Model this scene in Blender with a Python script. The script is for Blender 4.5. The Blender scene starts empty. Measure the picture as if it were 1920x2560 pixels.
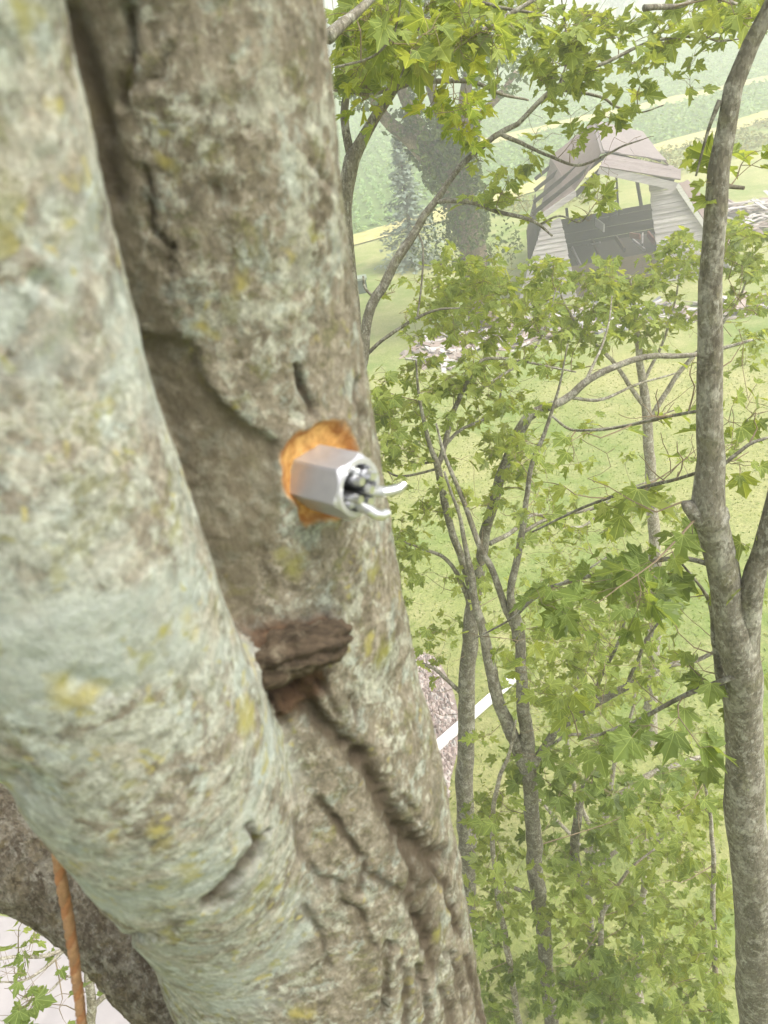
import bpy, math, random
import numpy as np
from mathutils import Vector, Matrix

rng = np.random.default_rng(7)
random.seed(7)
scene = bpy.context.scene
COL = scene.collection

# ------------------------------------------------------------------ camera
PITCH, ROLL, VFOV, CAM_Z = math.radians(-32), math.radians(10), math.radians(67), 10.0
CAM = np.array([0.0, 0.0, CAM_Z])
FWD = np.array([0.0, math.cos(PITCH), math.sin(PITCH)])
UP0 = np.array([0.0, -math.sin(PITCH), math.cos(PITCH)])
RT0 = np.array([1.0, 0.0, 0.0])
RT = math.cos(ROLL) * RT0 - math.sin(ROLL) * UP0
UP = math.sin(ROLL) * RT0 + math.cos(ROLL) * UP0
FPX = 1280 / math.tan(VFOV / 2)

cam_data = bpy.data.cameras.new("camera")
cam = bpy.data.objects.new("camera", cam_data)
COL.objects.link(cam)
cam.matrix_world = Matrix(((RT[0], UP[0], -FWD[0], CAM[0]), (RT[1], UP[1], -FWD[1], CAM[1]),
                           (RT[2], UP[2], -FWD[2], CAM[2]), (0, 0, 0, 1)))
cam_data.sensor_fit = 'VERTICAL'
cam_data.sensor_height = 36.0
cam_data.lens = 18.0 / math.tan(VFOV / 2)
cam_data.clip_start = 0.02
cam_data.clip_end = 3000
cam_data.dof.use_dof = True
cam_data.dof.focus_distance = 5.0
cam_data.dof.aperture_fstop = cam_data.lens / 2.1      # a phone lens: small pupil
scene.camera = cam

# ------------------------------------------------------------------ sky and light
SUN_EL, SUN_AZ = math.radians(58), math.radians(115)   # azimuth from +Y towards +X
world = bpy.data.worlds.new("World")
scene.world = world
world.use_nodes = True
nt = world.node_tree
nt.nodes.clear()
sky = nt.nodes.new('ShaderNodeTexSky')
sky.sky_type = 'NISHITA'
sky.sun_disc = False
sky.sun_elevation = SUN_EL
sky.sun_rotation = SUN_AZ
sky.air_density = 1.0
sky.dust_density = 6.0
sky.ozone_density = 1.0
hs = nt.nodes.new('ShaderNodeHueSaturation')
hs.inputs['Saturation'].default_value = 0.25
bg = nt.nodes.new('ShaderNodeBackground')
bg.inputs['Strength'].default_value = 0.13
wo = nt.nodes.new('ShaderNodeOutputWorld')
nt.links.new(sky.outputs[0], hs.inputs['Color'])
nt.links.new(hs.outputs[0], bg.inputs['Color'])
nt.links.new(bg.outputs[0], wo.inputs['Surface'])
sun_data = bpy.data.lights.new("sun", 'SUN')
sun_data.energy = 1.5
sun_data.angle = math.radians(25)
sun_data.color = (1.0, 0.95, 0.86)
sun = bpy.data.objects.new("sun", sun_data)
COL.objects.link(sun)
sd = Vector((math.sin(SUN_AZ) * math.cos(SUN_EL), math.cos(SUN_AZ) * math.cos(SUN_EL), math.sin(SUN_EL)))
sun.rotation_euler = sd.to_track_quat('Z', 'Y').to_euler()
sun.location = (0, 0, 40)

vs = scene.view_settings
vs.view_transform = 'Standard'
vs.look = 'None'
vs.exposure = 1.25
vs.gamma = 1.0
vs.use_curve_mapping = False
scene.cycles.use_denoising = True
scene.cycles.max_bounces = 6
scene.cycles.transparent_max_bounces = 6
scene.cycles.volume_bounces = 1

# ------------------------------------------------------------------ projection helpers
def ray(x, y):
    return FWD + (x - 960) / FPX * RT + (1280 - y) / FPX * UP

def at(x, y, Y):                       # point at world depth Y (metres in front of the camera)
    d = ray(x, y)
    return CAM + d * (Y / d[1])

def atd(x, y, depth):                  # point at a depth along the optical axis
    return CAM + ray(x, y) * depth

def gnd(x, y, z=0.0):
    d = ray(x, y)
    return CAM + d * ((z - CAM_Z) / d[2])

def depth_of(p):
    return float((np.asarray(p) - CAM) @ FWD)

def proj(P):
    v = np.asarray(P) - CAM
    w = v @ FWD
    return 960 + FPX * (v @ RT) / w, 1280 - FPX * (v @ UP) / w, w

# ------------------------------------------------------------------ noise
def _hash(ix, iy, iz, seed):
    h = (ix.astype(np.int64) * 374761393 + iy.astype(np.int64) * 668265263 + iz.astype(np.int64) * 2147483647 + seed * 974711) & 0xFFFFFFFF
    h = ((h ^ (h >> 13)) * 1274126177) & 0xFFFFFFFF
    h = ((h ^ (h >> 16)) * 2246822519) & 0xFFFFFFFF
    return ((h ^ (h >> 15)) & 0xFFFFFF) / float(0xFFFFFF)

def vnoise(P, seed=0):
    i = np.floor(P).astype(np.int64)
    f = P - i
    f = f * f * f * (f * (f * 6 - 15) + 10)
    out = 0
    for dx in (0, 1):
        for dy in (0, 1):
            for dz in (0, 1):
                w = (f[:, 0] if dx else 1 - f[:, 0]) * (f[:, 1] if dy else 1 - f[:, 1]) * (f[:, 2] if dz else 1 - f[:, 2])
                out = out + w * _hash(i[:, 0] + dx, i[:, 1] + dy, i[:, 2] + dz, seed)
    return out * 2 - 1

def fbm(P, octaves=4, seed=0, gain=0.5):
    s, a, o = 0, 1.0, 0
    for k in range(octaves):
        o = o + a * vnoise(P * (2.03 ** k) + 17.3 * k, seed + k)
        s += a
        a *= gain
    return o / s

# ------------------------------------------------------------------ materials
def new_mat(name):
    m = bpy.data.materials.new(name)
    m.use_nodes = True
    n = m.node_tree
    n.nodes.clear()
    out = n.nodes.new('ShaderNodeOutputMaterial')
    return m, n, out

class NB:
    """small node helper"""
    def __init__(s, n): s.n = n
    def node(s, t, **kw):
        x = s.n.nodes.new(t)
        for k, v in kw.items(): setattr(x, k, v)
        return x
    def link(s, a, b): s.n.links.new(a, b)
    def coord(s, which='Object'):
        return s.node('ShaderNodeTexCoord').outputs[which]
    def noise(s, vec, scale, detail=6, rough=0.6, dist=0.0):
        x = s.node('ShaderNodeTexNoise')
        x.inputs['Scale'].default_value = scale
        x.inputs['Detail'].default_value = detail
        x.inputs['Roughness'].default_value = rough
        x.inputs['Distortion'].default_value = dist
        s.link(vec, x.inputs['Vector'])
        return x.outputs['Fac']
    def voro(s, vec, scale, feature='F1', rand=1.0):
        x = s.node('ShaderNodeTexVoronoi', feature=feature)
        x.inputs['Scale'].default_value = scale
        x.inputs['Randomness'].default_value = rand
        s.link(vec, x.inputs['Vector'])
        return x
    def mapping(s, vec, scale=(1, 1, 1), rot=(0, 0, 0)):
        x = s.node('ShaderNodeMapping')
        x.inputs['Scale'].default_value = scale
        x.inputs['Rotation'].default_value = rot
        s.link(vec, x.inputs['Vector'])
        return x.outputs[0]
    def ramp(s, fac, stops, interp='LINEAR'):
        x = s.node('ShaderNodeValToRGB')
        cr = x.color_ramp
        cr.interpolation = interp
        while len(cr.elements) < len(stops): cr.elements.new(0.5)
        for e, (p, c) in zip(cr.elements, stops):
            e.position = p
            e.color = (c, c, c, 1) if np.isscalar(c) else (*c, 1)
        s.link(fac, x.inputs[0])
        return x.outputs[0]
    def mix(s, fac, a, b, blend='MIX'):
        x = s.node('ShaderNodeMix', data_type='RGBA', blend_type=blend)
        for sock, v in ((x.inputs[0], fac), (x.inputs[6], a), (x.inputs[7], b)):
            if isinstance(v, (int, float)): sock.default_value = v
            elif isinstance(v, tuple): sock.default_value = (*v, 1)
            else: s.link(v, sock)
        return x.outputs[2]
    def math(s, op, a, b=0.0, clamp=False):
        x = s.node('ShaderNodeMath', operation=op, use_clamp=clamp)
        for sock, v in ((x.inputs[0], a), (x.inputs[1], b)):
            if isinstance(v, (int, float)): sock.default_value = v
            else: s.link(v, sock)
        return x.outputs[0]
    def attr(s, name):
        return s.node('ShaderNodeAttribute', attribute_name=name).outputs['Fac']
    def bsdf(s, color, rough=0.8, bump=None, bump_strength=0.4, bump_dist=0.01, metal=0.0, spec=0.3):
        x = s.node('ShaderNodeBsdfPrincipled')
        if isinstance(color, tuple): x.inputs['Base Color'].default_value = (*color, 1)
        else: s.link(color, x.inputs['Base Color'])
        if isinstance(rough, (int, float)): x.inputs['Roughness'].default_value = rough
        else: s.link(rough, x.inputs['Roughness'])
        x.inputs['Metallic'].default_value = metal
        x.inputs['Specular IOR Level'].default_value = spec
        if bump is not None:
            b = s.node('ShaderNodeBump')
            b.inputs['Strength'].default_value = bump_strength
            b.inputs['Distance'].default_value = bump_dist
            s.link(bump, b.inputs['Height'])
            s.link(b.outputs[0], x.inputs['Normal'])
        return x.outputs[0]

def simple_mat(name, color, rough=0.8, metal=0.0, spec=0.3, var=0.25, scale=6.0, streak=(1, 1, 1), bump=0.3, obj_rand=0.15):
    m, n, out = new_mat(name)
    b = NB(n)
    v = b.mapping(b.coord(), streak)
    f = b.noise(v, scale, 8, 0.65)
    dark = tuple(c * (1 - var) for c in color)
    light = tuple(min(1, c * (1 + var)) for c in color)
    c = b.mix(b.ramp(f, [(0.3, 0.0), (0.7, 1.0)]), dark, light)
    oi = b.node('ShaderNodeObjectInfo').outputs['Random']
    c = b.mix(b.math('MULTIPLY', oi, obj_rand * 2), c, tuple(k * 0.55 for k in color))
    b.link(b.bsdf(c, rough, f, bump, 0.01, metal, spec), out.inputs['Surface'])
    return m

def bark_mat(name, base, pale, dark, moss, scale=1.0, moss_amt=0.35):
    m, n, out = new_mat(name)
    b = NB(n)
    co = b.coord()
    v = b.mapping(co, (1, 1, 0.22))
    n1 = b.noise(v, 14 * scale, 8, 0.7)
    n2 = b.noise(v, 55 * scale, 6, 0.7)
    n3 = b.noise(co, 12 * scale, 6, 0.65, 0.5)
    n4 = b.noise(co, 45 * scale, 6, 0.68)
    c = b.mix(b.ramp(n1, [(0.36, 0.0), (0.62, 1.0)]), dark, base)
    c = b.mix(b.ramp(n3, [(0.50, 0.0), (0.60, 1.0)]), c, b.mix(n4, base, pale))
    c = b.mix(b.ramp(n4, [(0.54, 0.0), (0.70, 0.6)]), c, pale)
    n5 = b.noise(co, 11 * scale, 6, 0.6, 0.3)
    c = b.mix(b.math('MULTIPLY', b.ramp(n5, [(0.54, 0.0), (0.66, 1.0)]), moss_amt), c, moss)
    n6 = b.noise(b.mapping(co, (1, 1, 0.6), (0.5, 0.3, 0.9)), 26 * scale, 9, 0.75, 0.3)
    c = b.mix(b.ramp(n6, [(0.55, 0.0), (0.60, 0.75)]), c, b.mix(n4, tuple(k * 0.75 for k in pale), tuple(k * 1.12 for k in pale)))
    n7 = b.noise(b.mapping(co, (1, 1, 0.5), (0.2, 0.8, 0.1)), 34 * scale, 9, 0.75, 0.3)
    c = b.mix(b.ramp(n7, [(0.56, 0.0), (0.62, 0.7)]), c, dark)
    gv = b.voro(b.mapping(co, (1, 1, 0.5)), 130 * scale)
    gs = b.node('ShaderNodeSeparateColor'); b.link(gv.outputs['Color'], gs.inputs[0])
    c = b.mix(0.8, c, b.ramp(gs.outputs[0], [(0.0, (0.62, 0.61, 0.58)), (0.5, (1.0, 1.0, 1.0)), (1.0, (1.28, 1.27, 1.25))]), 'MULTIPLY')
    h = b.math('ADD', n1, b.math('ADD', b.math('MULTIPLY', n2, 0.6), b.math('MULTIPLY', n6, 0.8)))
    b.link(b.bsdf(c, 0.9, h, 0.8, 0.010, 0, 0.2), out.inputs['Surface'])
    return m

M = {}
M['bark'] = bark_mat('young_maple_bark', (0.195, 0.18, 0.14), (0.36, 0.355, 0.30), (0.11, 0.098, 0.07), (0.155, 0.155, 0.07))
M['bark_pale'] = bark_mat('pale_sapling_bark', (0.32, 0.29, 0.23), (0.50, 0.48, 0.42), (0.15, 0.13, 0.09), (0.2, 0.2, 0.09), 1.5, 0.2)
M['bark_far'] = bark_mat('furrowed_bark', (0.17, 0.13, 0.09), (0.27, 0.22, 0.165), (0.08, 0.06, 0.04), (0.09, 0.11, 0.03), 0.25, 0.25)
M['twig'] = simple_mat('twig_bark', (0.20, 0.155, 0.095), 0.85, var=0.3, scale=20)
M['limb_dark'] = bark_mat('rough_limb_bark', (0.17, 0.145, 0.105), (0.29, 0.275, 0.225), (0.065, 0.05, 0.034), (0.20, 0.16, 0.07), 2.6, 0.35)

def near_bark():
    m, n, out = new_mat('lichen_maple_bark')
    b = NB(n)
    co = b.coord()
    L = b.attr('lichen'); W = b.attr('wound'); Ro = b.attr('rot'); Cr = b.attr('crack')
    v = b.mapping(co, (1, 1, 0.5))
    n1 = b.noise(v, 60, 8, 0.72, 0.4)
    n2 = b.noise(v, 260, 6, 0.7)
    n3 = b.noise(co, 24, 8, 0.68, 0.7)
    n4 = b.noise(co, 110, 7, 0.68, 0.4)
    n5 = b.noise(co, 34, 6, 0.65, 0.8)
    n8 = b.noise(co, 9, 4, 0.6, 0.4)
    # bare bark, olive grey
    bare = b.mix(b.ramp(n1, [(0.38, 0.0), (0.60, 1.0)]), (0.105, 0.09, 0.062), (0.235, 0.21, 0.163))
    bare = b.mix(b.ramp(n4, [(0.50, 0.0), (0.62, 0.85)]), bare, (0.32, 0.295, 0.24))
    # crustose lichen, pale grey green
    lic = b.mix(b.ramp(n4, [(0.38, 0.0), (0.62, 1.0)]), (0.20, 0.205, 0.16), (0.385, 0.40, 0.335))
    lim = b.math('ADD', n3, b.math('MULTIPLY', L, 0.10))
    lim = b.math('ADD', lim, b.math('MULTIPLY', b.math('SUBTRACT', n4, 0.5), 0.6))
    lim = b.math('ADD', lim, b.math('MULTIPLY', b.math('SUBTRACT', n8, 0.5), 0.4))
    c = b.mix(b.ramp(lim, [(0.52, 0.0), (0.60, 0.85)]), bare, lic)
    # beige smooth patches
    c = b.mix(b.math('MULTIPLY', b.ramp(n5, [(0.51, 0.0), (0.58, 0.8)]), b.math('ADD', b.math('MULTIPLY', L, 0.38), 0.25)), c, (0.345, 0.31, 0.245))
    # olive moss, in grains
    n6 = b.noise(co, 46, 8, 0.75, 0.3)
    c = b.mix(b.ramp(n6, [(0.54, 0.0), (0.61, 0.7)]), c, (0.145, 0.142, 0.065))
    # dark algae
    n9 = b.noise(b.mapping(co, rot=(1.1, 0.2, 0.7)), 24, 9, 0.75, 0.4)
    c = b.mix(b.ramp(n9, [(0.55, 0.0), (0.63, 0.65)]), c, (0.115, 0.11, 0.082))
    # grey-blue foliose lichen
    n7 = b.noise(b.mapping(co, rot=(0.4, 0.9, 0.3)), 32, 9, 0.75, 0.3)
    c = b.mix(b.ramp(n7, [(0.54, 0.0), (0.60, 0.8)]), c, b.mix(b.ramp(n4, [(0.4, 0.0), (0.6, 1.0)]), (0.225, 0.25, 0.215), (0.37, 0.405, 0.36)))
    # grit: fine dark and light grains
    gv = b.voro(b.mapping(co, (1, 1, 0.7)), 330)
    gsel = b.node('ShaderNodeSeparateColor'); b.link(gv.outputs['Color'], gsel.inputs[0])
    gr = b.noise(co, 520, 4, 0.7)
    c = b.mix(0.5, c, b.ramp(gsel.outputs[0], [(0.0, (0.60, 0.59, 0.56)), (0.5, (1.0, 1.0, 1.0)), (1.0, (1.32, 1.31, 1.28))]), 'MULTIPLY')
    c = b.mix(0.6, c, b.ramp(gr, [(0.35, (0.62, 0.60, 0.57)), (0.5, (1.0, 1.0, 1.0)), (0.68, (1.3, 1.3, 1.28))]), 'MULTIPLY')
    # broad pale blue-green crust on the near stem
    n10 = b.noise(b.mapping(co, rot=(0.9, 0.1, 1.3)), 11, 8, 0.62, 0.5)
    c = b.mix(b.math('MULTIPLY', b.ramp(n10, [(0.47, 0.0), (0.60, 0.62)]), L), c, b.mix(n4, (0.28, 0.315, 0.275), (0.37, 0.405, 0.365)))
    # mustard lichen spots
    wob = b.node('ShaderNodeTexNoise'); wob.inputs['Scale'].default_value = 60
    b.link(co, wob.inputs['Vector'])
    wv = b.mix(0.03, co, wob.outputs['Color'])
    for sc, th, st in ((26, 0.86, 0.85), (48, 0.80, 0.85), (110, 0.88, 0.75)):
        vo = b.voro(wv, sc)
        spot = b.ramp(b.math('ADD', vo.outputs['Distance'], b.math('MULTIPLY', n4, 0.25)), [(0.20, 1.0), (0.48, 0.0)])
        sel = b.node('ShaderNodeSeparateColor'); b.link(vo.outputs['Color'], sel.inputs[0])
        pick = b.ramp(b.math('ADD', sel.outputs[0], b.math('MULTIPLY', L, 0.20)), [(th, 0.0), (th + 0.02, 1.0)])
        yel = b.mix(sel.outputs[1], (0.215, 0.215, 0.055), (0.38, 0.33, 0.12))
        c = b.mix(b.math('MULTIPLY', b.math('MULTIPLY', spot, pick), st), c, yel)
    c = b.mix(1.0, c, b.mix(L, (0.86, 0.85, 0.825), (1.03, 1.03, 1.07)), 'MULTIPLY')
    # dark bark inside the fork, deepened by shade painted into its colour
    Sh = b.attr('dark_bark_shade')
    am = b.ramp(b.math('ADD', Sh, b.math('MULTIPLY', b.math('SUBTRACT', n3, 0.5), 1.1)), [(0.42, 0.0), (0.62, 1.0)])
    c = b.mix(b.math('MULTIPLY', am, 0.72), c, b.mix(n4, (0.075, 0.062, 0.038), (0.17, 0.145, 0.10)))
    # inner bark in fissures, rotten wood, fresh wound wood
    c = b.mix(b.math('MULTIPLY', Cr, 0.95), c, b.mix(n4, (0.03, 0.023, 0.015), (0.085, 0.065, 0.042)))
    rotc = b.mix(b.ramp(n1, [(0.35, 0.0), (0.7, 1.0)]), (0.022, 0.015, 0.010), (0.115, 0.068, 0.038))
    c = b.mix(Ro, c, rotc)
    wc = b.mix(b.ramp(b.noise(co, 110, 5, 0.6, 0.5), [(0.38, 0.0), (0.62, 1.0)]), (0.34, 0.15, 0.04), (0.60, 0.36, 0.12))
    edge = b.ramp(W, [(0.25, 0.0), (0.42, 1.0), (0.55, 0.0)])
    wc = b.mix(b.math('MULTIPLY', edge, 0.75), wc, (0.24, 0.095, 0.03))
    c = b.mix(b.ramp(W, [(0.28, 0.0), (0.40, 1.0)]), c, wc)
    h = b.math('ADD', n1, b.math('ADD', b.math('MULTIPLY', n2, 0.5), b.math('MULTIPLY', n4, 0.8)))
    b.link(b.bsdf(c, 0.9, h, 0.7, 0.003, 0, 0.2), out.inputs['Surface'])
    return m
M['near_bark'] = near_bark()

def rotten_mat():
    m, n, out = new_mat('rotten_wood')
    b = NB(n)
    co = b.coord()
    f = b.noise(b.mapping(co, (0.35, 1, 1)), 120, 8, 0.75, 0.4)
    g = b.noise(co, 40, 6, 0.7)
    c = b.mix(b.ramp(f, [(0.36, 0.0), (0.66, 1.0)]), (0.028, 0.022, 0.015), (0.115, 0.086, 0.058))
    c = b.mix(b.ramp(g, [(0.52, 0.0), (0.62, 0.7)]), c, (0.20, 0.17, 0.12))
    b.link(b.bsdf(c, 0.95, f, 1.0, 0.004, 0, 0.1), out.inputs['Surface'])
    return m
M['rotten'] = rotten_mat()

def leaf_mat(name, c0, c1, c2, trans=0.56, pale_under=True):
    m, n, out = new_mat(name)
    b = NB(n)
    oi = b.node('ShaderNodeObjectInfo').outputs['Random']
    isl = b.node('ShaderNodeNewGeometry')
    r = b.math('FRACT', b.math('ADD', b.math('MULTIPLY', oi, 3.7), b.math('MULTIPLY', isl.outputs['Random Per Island'], 5.3)))
    c = b.ramp(r, [(0.0, c0), (0.55, c1), (1.0, c2)])
    f = b.noise(b.coord(), 9, 4)
    if 'maple' in name:
        la = b.node('ShaderNodeAttribute', attribute_name='luv')
        sp_ = b.node('ShaderNodeSeparateXYZ'); b.link(la.outputs['Vector'], sp_.inputs[0])
        ax_ = b.math('ABSOLUTE', sp_.outputs[0])
        vm = None
        for a0, wv in ((0.0, 0.013), (0.60, 0.010), (1.0, 0.010), (1.75, 0.009)):
            dn = b.math('ABSOLUTE', b.math('SUBTRACT', b.math('MULTIPLY', ax_, math.cos(a0)), b.math('MULTIPLY', sp_.outputs[1], math.sin(a0))))
            k_ = b.math('LESS_THAN', dn, wv)
            if a0 > 1.2: k_ = b.math('MULTIPLY', k_, b.math('LESS_THAN', sp_.outputs[1], 0.0))
            vm = k_ if vm is None else b.math('MAXIMUM', vm, k_)
        blot = b.ramp(b.noise(la.outputs['Vector'], 3.0, 4), [(0.35, 0.0), (0.7, 1.0)])
        c = b.mix(b.math('MULTIPLY', blot, 0.35), c, c2)
        c = b.mix(b.math('MULTIPLY', vm, 0.55), c, tuple(min(1, k * 1.5 + 0.05) for k in c2))
    c = b.mix(b.math('MULTIPLY', f, 0.35), c, tuple(k * 0.6 for k in c1))
    cu = b.mix(isl.outputs['Backfacing'], c, b.mix(0.5, c, (0.25, 0.29, 0.19))) if 'maple' in name else c
    p = b.node('ShaderNodeBsdfPrincipled')
    b.link(cu, p.inputs['Base Color'])
    p.inputs['Roughness'].default_value = 0.6
    p.inputs['Specular IOR Level'].default_value = 0.22
    t = b.node('ShaderNodeBsdfTranslucent')
    b.link(b.mix(1.0, c, (1.5, 1.35, 0.55), 'MULTIPLY'), t.inputs['Color'])
    mx = b.node('ShaderNodeMixShader')
    mx.inputs[0].default_value = trans
    b.link(p.outputs[0], mx.inputs[1]); b.link(t.outputs[0], mx.inputs[2])
    b.link(mx.outputs[0], out.inputs['Surface'])
    return m
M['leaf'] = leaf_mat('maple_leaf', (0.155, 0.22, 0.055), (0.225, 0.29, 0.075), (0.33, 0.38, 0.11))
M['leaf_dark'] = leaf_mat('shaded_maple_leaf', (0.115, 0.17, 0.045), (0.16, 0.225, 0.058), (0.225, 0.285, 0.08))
M['leaf_yellow'] = leaf_mat('yellowish_maple_leaf', (0.14, 0.22, 0.03), (0.20, 0.28, 0.035), (0.34, 0.36, 0.04))
M['ivy'] = leaf_mat('ivy_leaf', (0.045, 0.075, 0.014), (0.07, 0.105, 0.018), (0.11, 0.145, 0.028), 0.25)
M['spruce'] = leaf_mat('blue_spruce_needles', (0.15, 0.20, 0.155), (0.21, 0.265, 0.215), (0.30, 0.35, 0.29), 0.2)
M['far_leaf'] = leaf_mat('distant_tree_leaf', (0.06, 0.10, 0.025), (0.09, 0.14, 0.03), (0.14, 0.19, 0.045), 0.3)
M['crop'] = leaf_mat('crop_leaf', (0.17, 0.28, 0.10), (0.23, 0.35, 0.14), (0.32, 0.43, 0.20), 0.35)
M['weed'] = leaf_mat('weed_leaf', (0.13, 0.17, 0.04), (0.22, 0.23, 0.06), (0.30, 0.27, 0.08), 0.3)
M['grass'] = leaf_mat('grass_blade', (0.13, 0.21, 0.03), (0.20, 0.27, 0.045), (0.32, 0.33, 0.09), 0.35)

def ground_mat():
    m, n, out = new_mat('lawn')
    b = NB(n)
    co = b.coord()
    big = b.noise(co, 0.16, 5, 0.6, 0.4)
    mid = b.noise(co, 1.3, 6, 0.65)
    fine = b.noise(co, 14, 8, 0.75)
    c = b.mix(b.ramp(big, [(0.40, 0.0), (0.62, 1.0)]), (0.18, 0.245, 0.06), (0.36, 0.35, 0.145))
    c = b.mix(b.ramp(mid, [(0.45, 0.0), (0.70, 0.7)]), c, (0.42, 0.385, 0.20))
    c = b.mix(b.ramp(fine, [(0.35, 0.6), (0.6, 0.0)]), c, (0.12, 0.16, 0.045))
    pt = b.noise(co, 0.55, 6, 0.7, 0.6)
    c = b.mix(b.ramp(pt, [(0.54, 0.0), (0.66, 0.55)]), c, (0.13, 0.20, 0.045))
    b.link(b.bsdf(c, 0.95, fine, 0.8, 0.05, 0, 0.1), out.inputs['Surface'])
    return m
M['lawn'] = ground_mat()

def field_mat(name, a, c2, d, scale=1.5, rows=0.0):
    m, n, out = new_mat(name)
    b = NB(n)
    co = b.coord()
    f = b.noise(co, scale, 8, 0.7)
    g = b.noise(co, scale * 0.1, 4, 0.6)
    c = b.mix(b.ramp(f, [(0.35, 0.0), (0.65, 1.0)]), a, c2)
    c = b.mix(b.ramp(g, [(0.4, 0.0), (0.7, 0.6)]), c, d)
    b.link(b.bsdf(c, 0.95, f, 0.8, 0.15, 0, 0.1), out.inputs['Surface'])
    return m
M['crop_ground'] = field_mat('crop_ground', (0.085, 0.13, 0.045), (0.155, 0.225, 0.075), (0.12, 0.175, 0.06), 1.2)
M['dry_strip'] = field_mat('dry_grass_strip', (0.36, 0.34, 0.12), (0.52, 0.45, 0.22), (0.28, 0.31, 0.10), 2.0)
M['gravel'] = simple_mat('pink_gravel', (0.30, 0.245, 0.22), 0.95, var=0.35, scale=9, bump=0.8)
M['hill'] = field_mat('wooded_hill', (0.05, 0.085, 0.03), (0.09, 0.13, 0.045), (0.07, 0.10, 0.04), 0.08)

def wood_mat(name, a, c2, d, obj_rand=0.4):
    m, n, out = new_mat(name)
    b = NB(n)
    co = b.coord()
    f = b.noise(b.mapping(co, (1.2, 18, 18)), 1.0, 8, 0.7)
    g = b.noise(co, 1.6, 5, 0.6)
    c = b.mix(b.ramp(f, [(0.32, 0.0), (0.66, 1.0)]), a, c2)
    c = b.mix(b.ramp(g, [(0.45, 0.0), (0.7, 0.6)]), c, d)
    oi = b.node('ShaderNodeObjectInfo').outputs['Random']
    c = b.mix(b.math('MULTIPLY', oi, obj_rand), c, a)
    b.link(b.bsdf(c, 0.85, f, 0.5, 0.01, 0, 0.25), out.inputs['Surface'])
    return m
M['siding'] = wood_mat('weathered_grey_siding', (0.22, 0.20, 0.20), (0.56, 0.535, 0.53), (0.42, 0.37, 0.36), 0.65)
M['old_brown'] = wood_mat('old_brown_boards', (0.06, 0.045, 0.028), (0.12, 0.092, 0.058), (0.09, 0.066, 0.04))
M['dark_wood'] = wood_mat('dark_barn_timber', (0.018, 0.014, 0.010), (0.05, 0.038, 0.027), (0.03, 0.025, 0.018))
M['red_wood'] = wood_mat('faded_red_boards', (0.20, 0.07, 0.05), (0.34, 0.14, 0.11), (0.25, 0.12, 0.10))
M['rust_roof'] = wood_mat('rusty_roofing', (0.125, 0.09, 0.078), (0.225, 0.17, 0.15), (0.18, 0.14, 0.127), 0.4)
M['grey_roof'] = wood_mat('grey_roofing', (0.155, 0.13, 0.125), (0.27, 0.232, 0.225), (0.20, 0.165, 0.155), 0.35)
M['trim'] = wood_mat('pale_trim', (0.42, 0.41, 0.39), (0.62, 0.61, 0.58), (0.5, 0.48, 0.45))
M['white_board'] = wood_mat('white_painted_board', (0.34, 0.31, 0.29), (0.58, 0.55, 0.53), (0.46, 0.41, 0.385), 0.5)
M['pink_board'] = wood_mat('pinkish_old_board', (0.20, 0.15, 0.13), (0.40, 0.33, 0.30), (0.31, 0.25, 0.225), 0.5)
M['grey_board'] = wood_mat('blue_grey_board', (0.15, 0.155, 0.17), (0.33, 0.335, 0.35), (0.25, 0.25, 0.265), 0.5)
M['stone'] = simple_mat('pale_rubble_stone', (0.34, 0.29, 0.265), 0.95, var=0.3, scale=4, bump=0.6, obj_rand=0.25)
def gravel_stone_mat():
    m, n, out = new_mat('gravel_stone')
    b = NB(n)
    r = b.node('ShaderNodeNewGeometry').outputs['Random Per Island']
    c = b.ramp(r, [(0.0, (0.20, 0.16, 0.145)), (0.4, (0.36, 0.29, 0.265)), (0.75, (0.46, 0.40, 0.37)), (1.0, (0.30, 0.29, 0.28))])
    b.link(b.bsdf(c, 0.95), out.inputs['Surface'])
    return m
M['gravel_stone'] = gravel_stone_mat()
M['white_paint'] = simple_mat('white_paint', (0.78, 0.78, 0.77), 0.5, var=0.06, scale=3, bump=0.1, obj_rand=0)
M['steel'] = None

def steel_mat():
    m, n, out = new_mat('galvanised_steel')
    b = NB(n)
    co = b.coord()
    f = b.noise(co, 160, 6, 0.6)
    g = b.noise(b.mapping(co, (1, 1, 8)), 70, 4, 0.6)
    c = b.mix(f, (0.46, 0.46, 0.49), (0.60, 0.60, 0.63))
    r = b.ramp(g, [(0.3, 0.36), (0.7, 0.50)])
    b.link(b.bsdf(c, r, f, 0.08, 0.002, 0.75, 0.5), out.inputs['Surface'])
    return m
M['steel'] = steel_mat()
M['wire'] = simple_mat('zinc_wire', (0.66, 0.67, 0.68), 0.28, 1.0, 0.5, 0.1, 120, bump=0.05)
M['rope'] = simple_mat('orange_rope', (0.40, 0.185, 0.085), 0.95, var=0.3, scale=120, bump=0.4)
M['rope_tan'] = simple_mat('tan_rope', (0.40, 0.225, 0.12), 0.95, var=0.3, scale=120, bump=0.4)
M['tarp'] = simple_mat('white_tarp', (0.33, 0.305, 0.305), 0.6, var=0.06, scale=2, bump=0.15, obj_rand=0)
M['box_green'] = simple_mat('dark_green_paint', (0.06, 0.085, 0.06), 0.7, var=0.3, scale=5)
M['box_lid'] = simple_mat('pale_green_lid', (0.22, 0.26, 0.20), 0.7, var=0.3, scale=5)

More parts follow.
